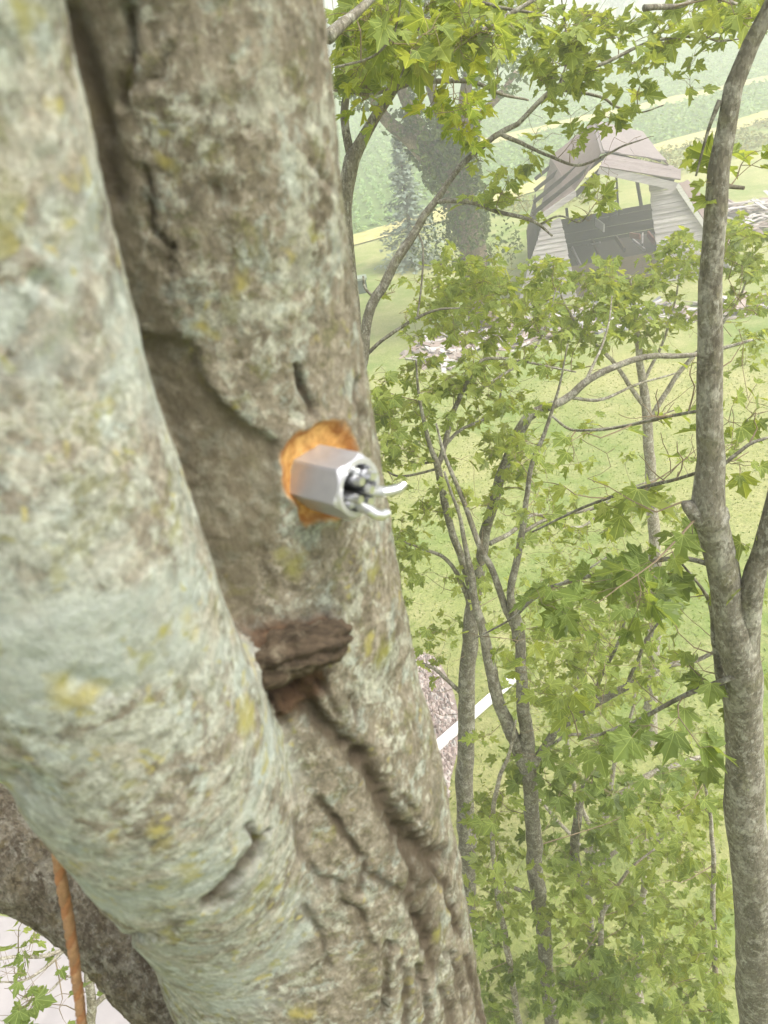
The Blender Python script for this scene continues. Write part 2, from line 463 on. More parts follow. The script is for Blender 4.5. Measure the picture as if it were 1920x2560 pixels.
# ------------------------------------------------------------------ mesh helpers
def mesh_from(name, V, Fc, smooth=False):
    me = bpy.data.meshes.new(name)
    V = np.asarray(V, dtype=np.float64)
    if isinstance(Fc, np.ndarray):
        nq, k = Fc.shape
        me.vertices.add(len(V)); me.vertices.foreach_set('co', V.ravel().astype(np.float32))
        me.loops.add(nq * k); me.loops.foreach_set('vertex_index', Fc.ravel().astype(np.int32))
        me.polygons.add(nq)
        me.polygons.foreach_set('loop_start', (np.arange(nq) * k).astype(np.int32))
        me.polygons.foreach_set('loop_total', np.full(nq, k, dtype=np.int32))
        me.update(calc_edges=True)
        me.validate()
    else:
        me.from_pydata([tuple(v) for v in V], [], Fc)
        me.update()
    if smooth:
        me.polygons.foreach_set('use_smooth', np.ones(len(me.polygons), dtype=bool))
    return me

def obj(name, me, mat, parent=None, loc=None):
    o = bpy.data.objects.new(name, me)
    COL.objects.link(o)
    if mat is not None and len(me.materials) == 0: me.materials.append(mat)
    if parent is not None: o.parent = parent
    if loc is not None: o.location = loc
    return o

def tag(o, label=None, category=None, group=None, kind=None):
    if label: o['label'] = label
    if category: o['category'] = category
    if group: o['group'] = group
    if kind: o['kind'] = kind
    return o

def thing(name, label, category, loc, group=None):
    o = bpy.data.objects.new(name, None)
    COL.objects.link(o)
    o.empty_display_size = 0.1
    o.location = loc
    return tag(o, label, category, group)

def part(name, V, Fc, mat, parent, smooth=False):        # V in world coordinates
    base = np.array(parent.location)
    if parent.parent is not None: base = base + np.array(parent.parent.location)
    return obj(name, mesh_from(name, np.asarray(V) - base, Fc, smooth), mat, parent)

class Acc:
    """collects geometry for one mesh"""
    def __init__(s): s.v, s.f, s.n = [], [], 0
    def add(s, V, Fc):
        s.v.append(np.asarray(V)); s.f += [tuple(i + s.n for i in f) for f in Fc]; s.n += len(V)
    def get(s): return np.vstack(s.v), s.f

def smooth_path(P, n):
    P = np.asarray(P, dtype=float)
    if len(P) < 3:
        t = np.linspace(0, 1, n)[:, None]
        return P[0] * (1 - t) + P[-1] * t
    Q = np.vstack([2 * P[0] - P[1], P, 2 * P[-1] - P[-2]])
    seg = np.linalg.norm(np.diff(P[:, :3], axis=0), axis=1) + 1e-9
    cum = np.concatenate([[0], np.cumsum(seg)])
    out = []
    for u in np.linspace(0, cum[-1], n):
        i = min(np.searchsorted(cum, u, side='right') - 1, len(P) - 2)
        t = (u - cum[i]) / seg[i]
        a, b_, c, d = Q[i], Q[i + 1], Q[i + 2], Q[i + 3]
        out.append(0.5 * (2 * b_ + (c - a) * t + (2 * a - 5 * b_ + 4 * c - d) * t * t + (3 * b_ - a - 3 * c + d) * t ** 3))
    return np.array(out)

def tube(P, r, sides=8, cap=True, rough=0.0, seed=0):
    P = np.asarray(P, dtype=float); r = np.broadcast_to(np.asarray(r, dtype=float), (len(P),))
    T = np.gradient(P, axis=0); T /= np.linalg.norm(T, axis=1)[:, None] + 1e-12
    a = np.array([1.0, 0, 0]) if abs(T[0][0]) < 0.8 else np.array([0, 1.0, 0])
    u = a - T[0] * (a @ T[0]); u /= np.linalg.norm(u)
    V, ang = [], np.arange(sides) * 2 * math.pi / sides
    for i in range(len(P)):
        u = u - T[i] * (u @ T[i]); u /= np.linalg.norm(u)
        w = np.cross(T[i], u)
        V.append(P[i] + r[i] * (np.cos(ang)[:, None] * u + np.sin(ang)[:, None] * w))
    V = np.vstack(V)
    if rough > 0:
        C = np.repeat(P, sides, axis=0); R_ = np.repeat(r, sides)[:, None]
        nz = vnoise(V / (np.mean(r) * 2.2) + seed * 7.7, seed)[:, None] + 0.6 * vnoise(V / (np.mean(r) * 0.8) + seed, seed + 3)[:, None]
        V = V + (V - C) / (R_ + 1e-9) * nz * R_ * rough
    Fc = []
    for i in range(len(P) - 1):
        for k in range(sides):
            k2 = (k + 1) % sides
            Fc.append((i * sides + k, i * sides + k2, (i + 1) * sides + k2, (i + 1) * sides + k))
    if cap:
        Fc.append(tuple(range(sides))[::-1]); Fc.append(tuple((len(P) - 1) * sides + k for k in range(sides)))
    return V, Fc

BOXF = [(0, 3, 2, 1), (4, 5, 6, 7), (0, 1, 5, 4), (1, 2, 6, 5), (2, 3, 7, 6), (3, 0, 4, 7)]
def slab(quad, thick):                 # a quad (4 world points) given a thickness along its normal
    q = np.asarray(quad, dtype=float)
    nrm = np.cross(q[1] - q[0], q[3] - q[0]); nrm /= np.linalg.norm(nrm) + 1e-12
    return np.vstack([q - nrm * thick / 2, q + nrm * thick / 2]), BOXF

def beam(a, b, w, h, up=(0, 0, 1)):
    a, b = np.asarray(a, float), np.asarray(b, float)
    t = (b - a) / np.linalg.norm(b - a)
    s = np.cross(t, up); s /= np.linalg.norm(s) + 1e-12
    u = np.cross(s, t)
    q = []
    for p in (a, b):
        for sx, sy in ((-1, -1), (1, -1), (1, 1), (-1, 1)):
            q.append(p + s * sx * w / 2 + u * sy * h / 2)
    q = np.array(q)
    return q, BOXF

# ------------------------------------------------------------------ ground and fields
def terrain(x, y):
    x = np.asarray(x, float); y = np.asarray(y, float)
    far = np.clip((y - 90) / 220, 0, 1)
    return 0.06 * np.sin(x * 0.31 + 1.3) * np.sin(y * 0.27) * np.clip((np.hypot(x, y) - 6) / 10, 0, 1) + 9.0 * far ** 1.6 + 2.2 * far * np.sin(x * 0.02 + 1.0)

def grid_sheet(name, xs, ys, dz, mat, mask=None):
    X, Y = np.meshgrid(xs, ys)
    V = np.stack([X.ravel(), Y.ravel(), terrain(X, Y).ravel() + dz], 1)
    nx = len(xs); Fc = []
    i = np.arange((len(ys) - 1) * (nx - 1)); r, c = i // (nx - 1), i % (nx - 1)
    Fc = np.stack([r * nx + c, r * nx + c + 1, (r + 1) * nx + c + 1, (r + 1) * nx + c], 1)
    return obj(name, mesh_from(name, V, Fc, True), mat)

xs = np.concatenate([np.linspace(-420, -60, 19)[:-1], np.linspace(-60, 90, 101), np.linspace(90, 480, 20)[1:]])
ys = np.concatenate([np.linspace(-80, -10, 8)[:-1], np.linspace(-10, 110, 81), np.linspace(110, 460, 36)[1:]])
g = grid_sheet('ground', xs, ys, 0.0, M['lawn'])
g['kind'] = 'structure'

LA = np.array([gnd(*p)[:2] for p in ((880, 596), (1250, 503), (1646, 368), (1920, 292))])     # near dry strip
LB = np.array([gnd(*p)[:2] for p in ((1100, 385), (1350, 322), (1645, 260), (1920, 198))])    # far dry strip

def line_y(L, x):
    k = np.polyfit(L[:, 0], L[:, 1], 1)
    return np.polyval(k, x)

def ribbon(name, L, x0, x1, w0, w1, dz, mat, label=None, n=70):
    X = np.linspace(x0, x1, n)
    Yc = line_y(L, X)
    V, rows = [], 5
    for j in range(rows):
        t = j / (rows - 1)
        wob = 0.35 * np.sin(X * 0.7 + j) + 0.25 * np.sin(X * 1.9)
        Y = Yc + w0 + (w1 - w0) * t + (wob if j in (0, rows - 1) else 0)
        V.append(np.stack([X, Y, terrain(X, Y) + dz], 1))
    V = np.vstack(V)
    Fc = [(j * n + i, j * n + i + 1, (j + 1) * n + i + 1, (j + 1) * n + i) for j in range(rows - 1) for i in range(n - 1)]
    o = obj(name, mesh_from(name, V, Fc, True), mat)
    o['kind'] = 'structure'
    return o

# crop field ground beyond the near strip
Xc = np.linspace(-120, 160, 141)
V, Fc = [], []
T = np.linspace(0, 1, 60) ** 1.5
for t in T:
    Yv = line_y(LA, Xc) + 0.5 + t * 260
    V.append(np.stack([Xc, Yv, terrain(Xc, Yv) + 0.03], 1))
n = len(Xc)
V = np.vstack(V)
i = np.arange((len(T) - 1) * (n - 1)); r, c = i // (n - 1), i % (n - 1)
Fq = np.stack([r * n + c, r * n + c + 1, (r + 1) * n + c + 1, (r + 1) * n + c], 1)
o = obj('crop_field', mesh_from('crop_field', V, Fq, True), M['crop_ground']); o['kind'] = 'structure'
ribbon('dry_grass_strip', LA, -60, 90, -1.6, 1.3, 0.07, M['dry_strip'])
ribbon('dry_grass_strip', LB, 8, 120, -1.6, 1.8, 0.075, M['dry_strip'])

def leaf_cards(C, N, size, rnd, elong=1.0, fold=0.25):
    """diamond leaf clump faces: centres C, normals N"""
    n = len(C)
    t = rnd.normal(size=(n, 3)); t -= N * np.sum(t * N, 1)[:, None]; t /= np.linalg.norm(t, axis=1)[:, None] + 1e-9
    s = np.cross(N, t)
    sz = np.asarray(size).reshape(-1, 1) * np.ones((n, 1))
    a = C - t * sz * elong; b_ = C + t * sz * elong
    l = C + s * sz * 0.55 + N * sz * fold; r_ = C - s * sz * 0.55 + N * sz * fold
    V = np.stack([a, r_, b_, l], 1).reshape(-1, 3)
    k = np.arange(n) * 4
    F = np.stack([k, k + 1, k + 2, k, k + 2, k + 3], 1).reshape(-1, 3)
    return V, F

def unit(v): return v / (np.linalg.norm(v, axis=-1, keepdims=True) + 1e-12)

# crop plants in rows, running away from the camera
P = []
for rx in np.arange(-8, 75, 0.95):
    y0 = float(line_y(LA, rx)) + 1.6
    yb = float(line_y(LB, rx))
    for yy in np.arange(y0, min(y0 + 62, 120), 0.62):
        if rx > 9 and yb - 1.9 < yy < yb + 1.9: continue
        P.append((rx + rng.normal() * 0.07 + 0.12 * (yy - y0) * 0.0, yy + rng.normal() * 0.15))
P = np.array(P)
keep = np.array([(-200 < proj((x, y, 0.2))[0] < 2100) for x, y in P])
P = P[keep]
P3 = np.column_stack([P, terrain(P[:, 0], P[:, 1]) + 0.22])
C = np.repeat(P3, 4, axis=0) + rng.normal(size=(len(P3) * 4, 3)) * (0.13, 0.16, 0.08)
N = unit(rng.normal(size=C.shape) * 0.5 + (0, -0.15, 0.9))
V, Fq = leaf_cards(C, N, rng.uniform(0.14, 0.27, len(C)), rng)
o = obj('crop_rows', mesh_from('crop_rows', V, Fq), M['crop'])
tag(o, 'pale green leafy crop growing in rows beyond the lawn', 'crop', kind='stuff')

# rough weeds along the field margin by the barn
P = []
for k in range(2600):
    x = rng.uniform(8, 45); y = float(line_y(LA, x)) - rng.uniform(1.2, 8) ** 1.0
    P.append((x, y))
P = np.array(P)
P = np.array([p for p in P if vnoise(np.array([[p[0] * 0.4, p[1] * 0.4, 0]]), 5)[0] > -0.25])
C = np.column_stack([P, terrain(P[:, 0], P[:, 1]) + 0.16])
C = np.repeat(C, 2, 0) + rng.normal(size=(len(C) * 2, 3)) * (0.15, 0.15, 0.07)
V, Fq = leaf_cards(C, unit(rng.normal(size=C.shape) * 0.7 + (0, 0, 0.7)), rng.uniform(0.07, 0.17, len(C)), rng, 1.3)
o = obj('weed_patch', mesh_from('weed_patch', V, Fq), M['weed'])
tag(o, 'rough yellow-green weeds along the field edge behind the barn', 'weeds', kind='stuff')

# pink gravel patch under the trees
def patch(name, poly_px, dz, mat, n=24):
    pts = np.array([gnd(*p)[:2] for p in poly_px])
    cen = pts.mean(0)
    ring = smooth_path(np.vstack([pts, pts[:1]]), n * 2)[:-1]
    V = [np.append(cen, float(terrain(*cen)) + dz)]
    for s in (0.5, 1.0):
        for p in ring:
            q = cen + (p - cen) * s
            V.append((q[0], q[1], float(terrain(*q)) + dz))
    m = len(ring)
    Fc = [(0, 1 + i, 1 + (i + 1) % m) for i in range(m)] + [(1 + i, 1 + m + i, 1 + m + (i + 1) % m, 1 + (i + 1) % m) for i in range(m)]
    o = obj(name, mesh_from(name, np.array(V), Fc, True), mat)
    o['kind'] = 'structure'
    return pts
gpoly = [(940, 1600), (1090, 1650), (1150, 1820), (1110, 2050), (1150, 2350), (1160, 2560), (700, 2700), (600, 1800)]
gp = patch('gravel_drive', gpoly, 0.02, M['gravel'])
# loose stones lying on it
lo, hi = gp.min(0), gp.max(0)
A = Acc()
octv = np.array([(1, 0, 0), (0, 1, 0), (-1, 0, 0), (0, -1, 0), (0, 0, 1), (0, 0, -1)], float)
octf = [(0, 1, 4), (1, 2, 4), (2, 3, 4), (3, 0, 4), (1, 0, 5), (2, 1, 5), (3, 2, 5), (0, 3, 5)]
def inside(p, poly):
    c = False; j = len(poly) - 1
    for i in range(len(poly)):
        if (poly[i][1] > p[1]) != (poly[j][1] > p[1]) and p[0] < (poly[j][0] - poly[i][0]) * (p[1] - poly[i][1]) / (poly[j][1] - poly[i][1]) + poly[i][0]: c = not c
        j = i
    return c
cnt = 0
while cnt < 12000:
    p = rng.uniform(lo, hi)
    if not inside(p, gp): continue
    cnt += 1
    s = rng.uniform(0.025, 0.075)
    V = octv * s * rng.uniform(0.6, 1.3, 3) + rng.normal(size=(6, 3)) * s * 0.15
    A.add(V + (p[0], p[1], 0.03), octf)
V, Fc = A.get()
o = obj('gravel_stones', mesh_from('gravel_stones', V, Fc), M['gravel_stone'])
tag(o, 'loose pinkish stones scattered on the gravel drive', 'gravel', kind='stuff')

# hills on the horizon
hx = np.linspace(-500, 600, 90)
V, rows = [], 6
for j in range(rows):
    t = j / (rows - 1)
    hh = (14 + 7 * np.sin(hx * 0.011 + 0.5) + 3 * np.sin(hx * 0.035) + 1.2 * np.sin(hx * 0.13))
    Yv = 330 + 90 * t
    V.append(np.stack([hx, np.full_like(hx, Yv), -1 + (hh + 1) * math.sin(t * math.pi * 0.5) + 6], 1))
V = np.vstack(V); n = len(hx)
Fc = [(j * n + i, j * n + i + 1, (j + 1) * n + i + 1, (j + 1) * n + i) for j in range(rows - 1) for i in range(n - 1)]
o = obj('hills', mesh_from('hills', V, Fc, True), M['hill']); o['kind'] = 'structure'

# ------------------------------------------------------------------ the forked foreground maple (signed distance field -> mesh)
def chain(pts, n):
    q = smooth_path(np.array(pts, float), n)
    return q[:, :3], q[:, 3]

def stem_px(rows):
    out = []
    for (x, y, d, w) in rows:
        p = atd(x, y, d)
        s = w / FPX
        out.append((*p, d * s / math.sqrt(1 + s * s)))
    return out

right_rows = [(392, -330, .335, 392), (412, -160, .35, 388), (430, 0, .37, 385), (478, 320, .40, 370), (520, 640, .44, 360), (565, 960, .49, 360), (610, 1280, .54, 366),
              (660, 1600, .605, 372), (722, 1900, .68, 378), (785, 2230, .78, 376), (866, 2560, .88, 350), (925, 2900, 1.02, 380)]
left_rows = [(-262, -330, .245, 350), (-236, -160, .255, 350), (-208, 0, .27, 350), (-130, 320, .295, 340), (-44, 640, .325, 335), (30, 960, .355, 340), (112, 1280, .395, 348),
             (235, 1600, .455, 342), (392, 1900, .535, 302), (545, 2150, .655, 256), (655, 2320, .76, 230), (755, 2460, .83, 212), (870, 2720, .97, 232)]
def nearer(row):
    x, y, d, w = row
    return (x, y, d * float(np.interp(y, [-400, 1300, 1900, 2180, 2420], [.84, .85, .87, .93, 1.0])), w)
left_rows = [nearer(r) for r in left_rows]
RS = chain(stem_px(right_rows), 26)
LS = chain(stem_px(left_rows), 26)

def d_chain(P, ch):
    pts, rad = ch
    d = np.full(len(P), 1e9)
    for i in range(len(pts) - 1):
        a, ab = pts[i], pts[i + 1] - pts[i]
        h = np.clip(((P - a) @ ab) / (ab @ ab), 0, 1)
        dd = np.linalg.norm(P - a - h[:, None] * ab, axis=1) - (rad[i] + h * (rad[i + 1] - rad[i]))
        d = np.minimum(d, dd)
    return d

def smin(a, b, k):
    h = np.clip(0.5 + 0.5 * (b - a) / k, 0, 1)
    return b * (1 - h) + a * h - k * h * (1 - h)

# stub of a dead branch in the fork
def capsule(P, a, b, ra, rb):
    ab = b - a
    h = np.clip(((P - a) @ ab) / (ab @ ab), 0, 1)
    return np.linalg.norm(P - a - h[:, None] * ab, axis=1) - (ra + h * (rb - ra))

def surf_depth(x, y):                  # depth of the right stem's surface along a pixel ray
    d = ray(x, y)
    t = 0.2
    for _ in range(60):
        s = d_chain((CAM + d * t)[None], RS)[0]
        if s < 1e-4: break
        t += s / np.linalg.norm(d) * 0.9
    return t
st_a = atd(575, 1652, surf_depth(575, 1652) - .004); st_b = atd(832, 1590, surf_depth(832, 1590) - .006)
st_c = atd(672, 1722, surf_depth(672, 1722)); st_d = atd(750, 1715, surf_depth(750, 1715))

def sdf(P):
    dr, dl = d_chain(P, RS), d_chain(P, LS)
    low = np.clip((CAM_Z - 0.56 - P[:, 2]) / 0.2, 0, 1)
    d = smin(dr, dl, 0.012 + 0.05 * low)
    s = capsule(P, st_a, st_b, 0.022, 0.010)
    d = smin(d, s, 0.014)
    return d

def sdf_b(P, chunk=120000):
    return np.concatenate([sdf(P[i:i + chunk]) for i in range(0, len(P), chunk)])

allp = np.vstack([RS[0], LS[0]])
H = 0.010
lo = np.array([-0.36, allp[:, 1].min() - 0.21, atd(870, 2720, .95)[2]]); hi = np.array([0.30, allp[:, 1].max() + 0.21, atd(400, -240, .34)[2]])
dims = np.ceil((hi - lo) / H).astype(int) + 1
gx, gy, gz = [lo[k] + H * np.arange(dims[k]) for k in range(3)]
G = np.stack(np.meshgrid(gx, gy, gz, indexing='ij'), -1).reshape(-1, 3)
S = sdf_b(G).reshape(dims)
S[:, :, 0] = np.maximum(S[:, :, 0], 0.004); S[:, :, -1] = np.maximum(S[:, :, -1], 0.004)
S[0] = np.maximum(S[0], .004); S[-1] = np.maximum(S[-1], .004); S[:, 0] = np.maximum(S[:, 0], .004); S[:, -1] = np.maximum(S[:, -1], .004)

def surface_nets(S, lo, H):
    nx, ny, nz = S.shape
    ins = S < 0
    cx = np.zeros((nx - 1, ny - 1, nz - 1, 3)); cn = np.zeros((nx - 1, ny - 1, nz - 1))
    corners = [(i, j, k) for i in (0, 1) for j in (0, 1) for k in (0, 1)]
    sl = lambda i, j, k: (slice(i, nx - 1 + i), slice(j, ny - 1 + j), slice(k, nz - 1 + k))
    for a in corners:
        for ax in range(3):
            if a[ax]: continue
            b_ = list(a); b_[ax] = 1; b_ = tuple(b_)
            sa, sb = S[sl(*a)], S[sl(*b_)]
            x = (sa < 0) != (sb < 0)
            t = np.where(x, sa / np.where(x, sa - sb, 1), 0)
            for k in range(3):
                cx[..., k] += np.where(x, a[k] + (t if k == ax else 0), 0)
            cn += x
    act = cn > 0
    idx = -np.ones(act.shape, dtype=np.int64); idx[act] = np.arange(act.sum())
    cell = np.argwhere(act)
    V = lo + H * (cell + cx[act] / cn[act][:, None])
    quads = []
    for ax in range(3):
        o1, o2 = [(1, 2), (2, 0), (0, 1)][ax]
        s0 = [slice(1, d - 1) for d in S.shape]; s0[ax] = slice(0, S.shape[ax] - 1)
        s1 = list(s0); s1[ax] = slice(1, S.shape[ax])
        A_, B_ = ins[tuple(s0)], ins[tuple(s1)]
        for flip, m in ((False, A_ & ~B_), (True, ~A_ & B_)):
            e = np.argwhere(m)
            if not len(e): continue
            off = np.ones(3, int); off[ax] = 0
            e = e + off
            def cellidx(d1, d2):
                q = e.copy(); q[:, o1] += d1; q[:, o2] += d2
                return idx[q[:, 0], q[:, 1], q[:, 2]]
            q = np.stack([cellidx(-1, -1), cellidx(0, -1), cellidx(0, 0), cellidx(-1, 0)], 1)
            quads.append(q[:, ::-1] if flip else q)
    return V, np.vstack(quads)

def subdiv(V, Q):
    E_ = np.sort(np.concatenate([Q[:, [0, 1]], Q[:, [1, 2]], Q[:, [2, 3]], Q[:, [3, 0]]]), axis=1)
    key = E_[:, 0].astype(np.int64) * (len(V) + 1) + E_[:, 1]
    u, inv = np.unique(key, return_inverse=True)
    ea, eb = u // (len(V) + 1), u % (len(V) + 1)
    mid = (V[ea] + V[eb]) / 2
    cen = V[Q].mean(1)
    nV, m = len(V), len(Q)
    e = inv.reshape(4, m).T + nV
    c = np.arange(m) + nV + len(u)
    Q2 = np.concatenate([np.stack([Q[:, 0], e[:, 0], c, e[:, 3]], 1), np.stack([e[:, 0], Q[:, 1], e[:, 1], c], 1),
                         np.stack([c, e[:, 1], Q[:, 2], e[:, 2]], 1), np.stack([e[:, 3], c, e[:, 2], Q[:, 3]], 1)])
    return np.vstack([V, mid, cen]), Q2

def vnormals(V, Q):
    fn = np.cross(V[Q[:, 2]] - V[Q[:, 0]], V[Q[:, 3]] - V[Q[:, 1]])
    N = np.zeros_like(V)
    for k in range(4): np.add.at(N, Q[:, k], fn)
    return unit(N)

TV, TQ = surface_nets(S, lo, H)
TV, TQ = subdiv(TV, TQ)
inner = (TV[:, 2] > lo[2] + 0.012) & (TV[:, 2] < hi[2] - 0.012)
for _ in range(2):
    NN = vnormals(TV, TQ); d = sdf_b(TV)
    TV[inner] -= NN[inner] * np.clip(d[inner], -0.006, 0.006)[:, None]
TV, TQ = subdiv(TV, TQ)
inner = (TV[:, 2] > lo[2] + 0.012) & (TV[:, 2] < hi[2] - 0.012)
NN = vnormals(TV, TQ); d = sdf_b(TV)
TV[inner] -= NN[inner] * np.clip(d[inner], -0.003, 0.003)[:, None]
NN = vnormals(TV, TQ)

dl, dr = d_chain(TV, LS), d_chain(TV, RS)
lichen = np.clip(0.5 + (dr - dl) / 0.03, 0, 1)
PX, PY, PW = proj(TV)
front = np.sum(NN * unit(TV - CAM), 1) < 0.25

def dist_poly(x, y, poly):
    d = np.full(len(x), 1e9)
    for (ax, ay), (bx, by) in zip(poly[:-1], poly[1:]):
        vx, vy = bx - ax, by - ay
        h = np.clip(((x - ax) * vx + (y - ay) * vy) / (vx * vx + vy * vy + 1e-9), 0, 1)
        d = np.minimum(d, np.hypot(x - ax - h * vx, y - ay - h * vy))
    return d

# bark relief
low = np.clip((PY - 1750) / 500, 0, 1) * (1 - lichen * 0.6)
aniso = TV * (1, 1, 0.4)
disp = 0.0017 * fbm(TV * 12, 2, 1) + 0.0007 * fbm(aniso * 70, 3, 9)
ridge = 1 - np.abs(fbm(aniso * (30, 30, 26) + 3.1 + 0.6 * fbm(TV * 20, 2, 31)[:, None], 3, 21)) * 3.2
disp += (0.0006 + 0.0010 * low) * (1 - lichen * 0.8) * (0.4 - np.clip(ridge, 0, 1) ** 2)
disp += 0.0010 * fbm(TV * 190, 2, 41) * (1 - 0.5 * lichen)
# fissures and seams: (polyline in picture pixels, half width px, depth m, which stem: 0 left, 1 right, 2 either, brown amount)
CR = [([(600, 1715), (660, 1725), (740, 1728), (790, 1712)], 17, .012, 1, 1.0),
      ([(690, 1700), (760, 1765), (850, 1850), (917, 1912), (942, 1977), (1000, 2070), (1060, 2135), (1090, 2140)], 24, .012, 2, 1.0),
      ([(1000, 2090), (1040, 2120), (1070, 2160), (1040, 2230), (1060, 2290)], 30, .004, 2, .8),
      ([(560, 1720), (620, 1760), (700, 1800)], 16, .004, 1, .7),
      ([(930, 2190), (1000, 2230), (1050, 2300)], 12, .004, 2, .8),
      ([(840, 2230), (905, 2290), (930, 2370)], 10, .004, 2, .6),
      ([(760, 2260), (800, 2330), (830, 2420)], 9, .003, 2, .5),
      ([(1000, 2400), (1020, 2470), (1010, 2560)], 11, .005, 2, .8),
      ([(1110, 2480), (1130, 2560)], 12, .005, 2, .8),
      ([(1015, 2120), (1040, 2180), (1032, 2253), (1062, 2328), (1085, 2420)], 16, .009, 2, 1.0),
      ([(796, 1997), (850, 2060), (890, 2130), (917, 2153), (890, 2220)], 10, .0045, 2, .9),
      ([(735, 2040), (750, 2130), (790, 2190), (850, 2215)], 11, .0035, 2, .6),
      ([(1082, 2153), (1110, 2220), (1135, 2285), (1153, 2333)], 8, .007, 2, 1.0),
      ([(1000, 1985), (1045, 2050)], 7, .005, 2, .7),
      ([(1165, 2400), (1195, 2500), (1215, 2580)], 10, .008, 2, 1.0),
      ([(1120, 2380), (1150, 2440), (1165, 2520)], 9, .007, 2, .7),
      ([(970, 2360), (965, 2440), (955, 2560)], 10, .007, 2, .6),
      ([(1050, 2420), (1070, 2500), (1075, 2600)], 10, .008, 2, .6),
      ([(622, 2068), (646, 2112), (668, 2078)], 9, .007, 2, .7),
      ([(646, 2112), (600, 2190), (560, 2230), (520, 2262)], 15, .010, 2, .9),
      ([(800, 1720), (850, 1790)], 9, .006, 2, .8),
      ([(880, 1740), (890, 1800)], 6, .004, 2, .7),
      ([(360, 420), (372, 500), (382, 580), (432, 620)], 9, .006, 1, .5),
      ([(432, 620), (420, 690), (420, 740)], 8, .005, 1, .4),
      ([(735, 915), (752, 975), (775, 1032)], 8, .007, 1, .8),
      ([(893, 950), (900, 1030), (897, 1110)], 7, .005, 1, .7),
      ([(300, 250), (330, 120), (320, 20)], 13, .008, 1, .5),
      ([(170, 40), (225, 180), (255, 320), (285, 480)], 26, .006, 1, .75),
      ([(330, 210), (390, 190), (430, 110)], 10, .005, 1, .3),
      ([(540, 470), (556, 505)], 20, .005, 1, .6),
      ([(480, 255), (560, 268), (620, 260)], 16, .0015, 1, .3),
      ([(780, 400), (830, 470)], 9, .003, 1, .5),
      ([(200, 2262), (222, 2312)], 16, .010, 2, .6),
      ([(300, 2345), (360, 2345), (430, 2330)], 11, .006, 2, .3),
      ([(95, 700), (160, 740)], 22, .004, 0, .0), ([(190, 1690), (280, 1730)], 26, .004, 0, .0), ([(40, 1960), (110, 1990)], 40, .007, 0, .0)]
crack = np.zeros(len(TV))
wob = 0.65 + 0.5 * fbm(TV * 70, 2, 77)
jx = PX + 15 * fbm(TV * 60, 3, 51, .7); jy = PY + 15 * fbm(TV * 60, 3, 61, .7)
for poly, w, dep, which, brown in CR:
    m = front & (np.abs(PX - np.mean([p[0] for p in poly])) < 400) & (np.abs(PY - np.mean([p[1] for p in poly])) < 500)
    if which == 0: m &= lichen > 0.5
    if which == 1: m &= lichen < 0.5
    dd = dist_poly(jx[m], jy[m], poly)
    k = np.exp(-(dd / w) ** 2) * np.clip(wob[m], 0.2, 1.2)
    lip = np.exp(-((dd - 2.0 * w) / w) ** 2) * 0.10
    disp[m] += -dep * k + dep * lip
    crack[m] = np.maximum(crack[m], np.clip(1.7 * np.exp(-(dd / (w * 1.15)) ** 2) * np.clip(wob[m] + 0.2, 0.3, 1.2), 0, 1) * brown)
# recessed pale hollow between the stems
m = front & (lichen < 0.5)
def in_poly(x, y, poly):
    c = np.zeros(len(x), bool)
    j = len(poly) - 1
    for i in range(len(poly)):
        (xi, yi), (xj, yj) = poly[i], poly[j]
        c ^= ((yi > y) != (yj > y)) & (x < (xj - xi) * (y - yi) / (yj - yi + 1e-9) + xi)
        j = i
    return c
plate = [(330, 838), (400, 848), (465, 848), (505, 930), (545, 992), (592, 1042), (655, 1082), (692, 1112), (690, 1180), (650, 1260), (560, 1420), (480, 1300), (400, 1050)]
sd_ = dist_poly(jx[m], jy[m], plate + plate[:1]) * np.where(in_poly(jx[m], jy[m], plate), 1, -1)
fade = np.clip((1330 - PY[m]) / 250, 0, 1)
disp[m] -= 0.0045 * fade * np.clip((sd_ + 6) / 14, 0, 1)
dark_bark_shade = np.zeros(len(TV))  # mask for dark bark plus painted shade on the fork's inner side
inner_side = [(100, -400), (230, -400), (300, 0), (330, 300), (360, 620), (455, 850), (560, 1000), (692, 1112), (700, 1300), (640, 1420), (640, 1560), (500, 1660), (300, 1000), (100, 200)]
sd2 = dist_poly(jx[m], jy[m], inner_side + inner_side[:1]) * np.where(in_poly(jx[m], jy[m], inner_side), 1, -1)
dark_bark_shade[m] = np.clip(0.5 + sd2 / 90, 0, 1)
# dent low on the right edge
dd = np.hypot((PX - 1000) / 55, (PY - 1715) / 70); disp -= np.where(front, 0.006 * np.exp(-dd ** 2), 0)
# wound around the cable end: bark chiselled away
wc = [(702, 1180), (712, 1110), (735, 1072), (775, 1060), (800, 1048), (845, 1052), (862, 1085), (880, 1140), (880, 1200), (850, 1290), (800, 1305), (765, 1310), (735, 1250)]
wcx, wcy = 790, 1180
ang = np.arctan2(PY - wcy, PX - wcx)
wa = np.array([math.atan2(p[1] - wcy, p[0] - wcx) for p in wc]); wr = np.array([math.hypot(p[0] - wcx, p[1] - wcy) for p in wc])
so = np.argsort(wa)
rr = np.interp(ang, wa[so], wr[so], period=2 * math.pi) * 0.93 * (1 + 0.16 * fbm(TV * 90, 3, 91))
q = np.hypot(PX - wcx, PY - wcy) / rr
wm = front & (lichen < 0.5) & (q < 2)
wound = np.where(wm, np.clip(1.42 - q, 0, 1), 0)
wound = np.clip(wound, 0, 1)
disp += np.where(wm, -0.0055 * np.clip((1.05 - q) / 0.22, 0, 1) + 0.0022 * np.exp(-((q - 1.14) / 0.10) ** 2) + 0.002 * np.exp(-((q - 0.80) / 0.12) ** 2), 0)
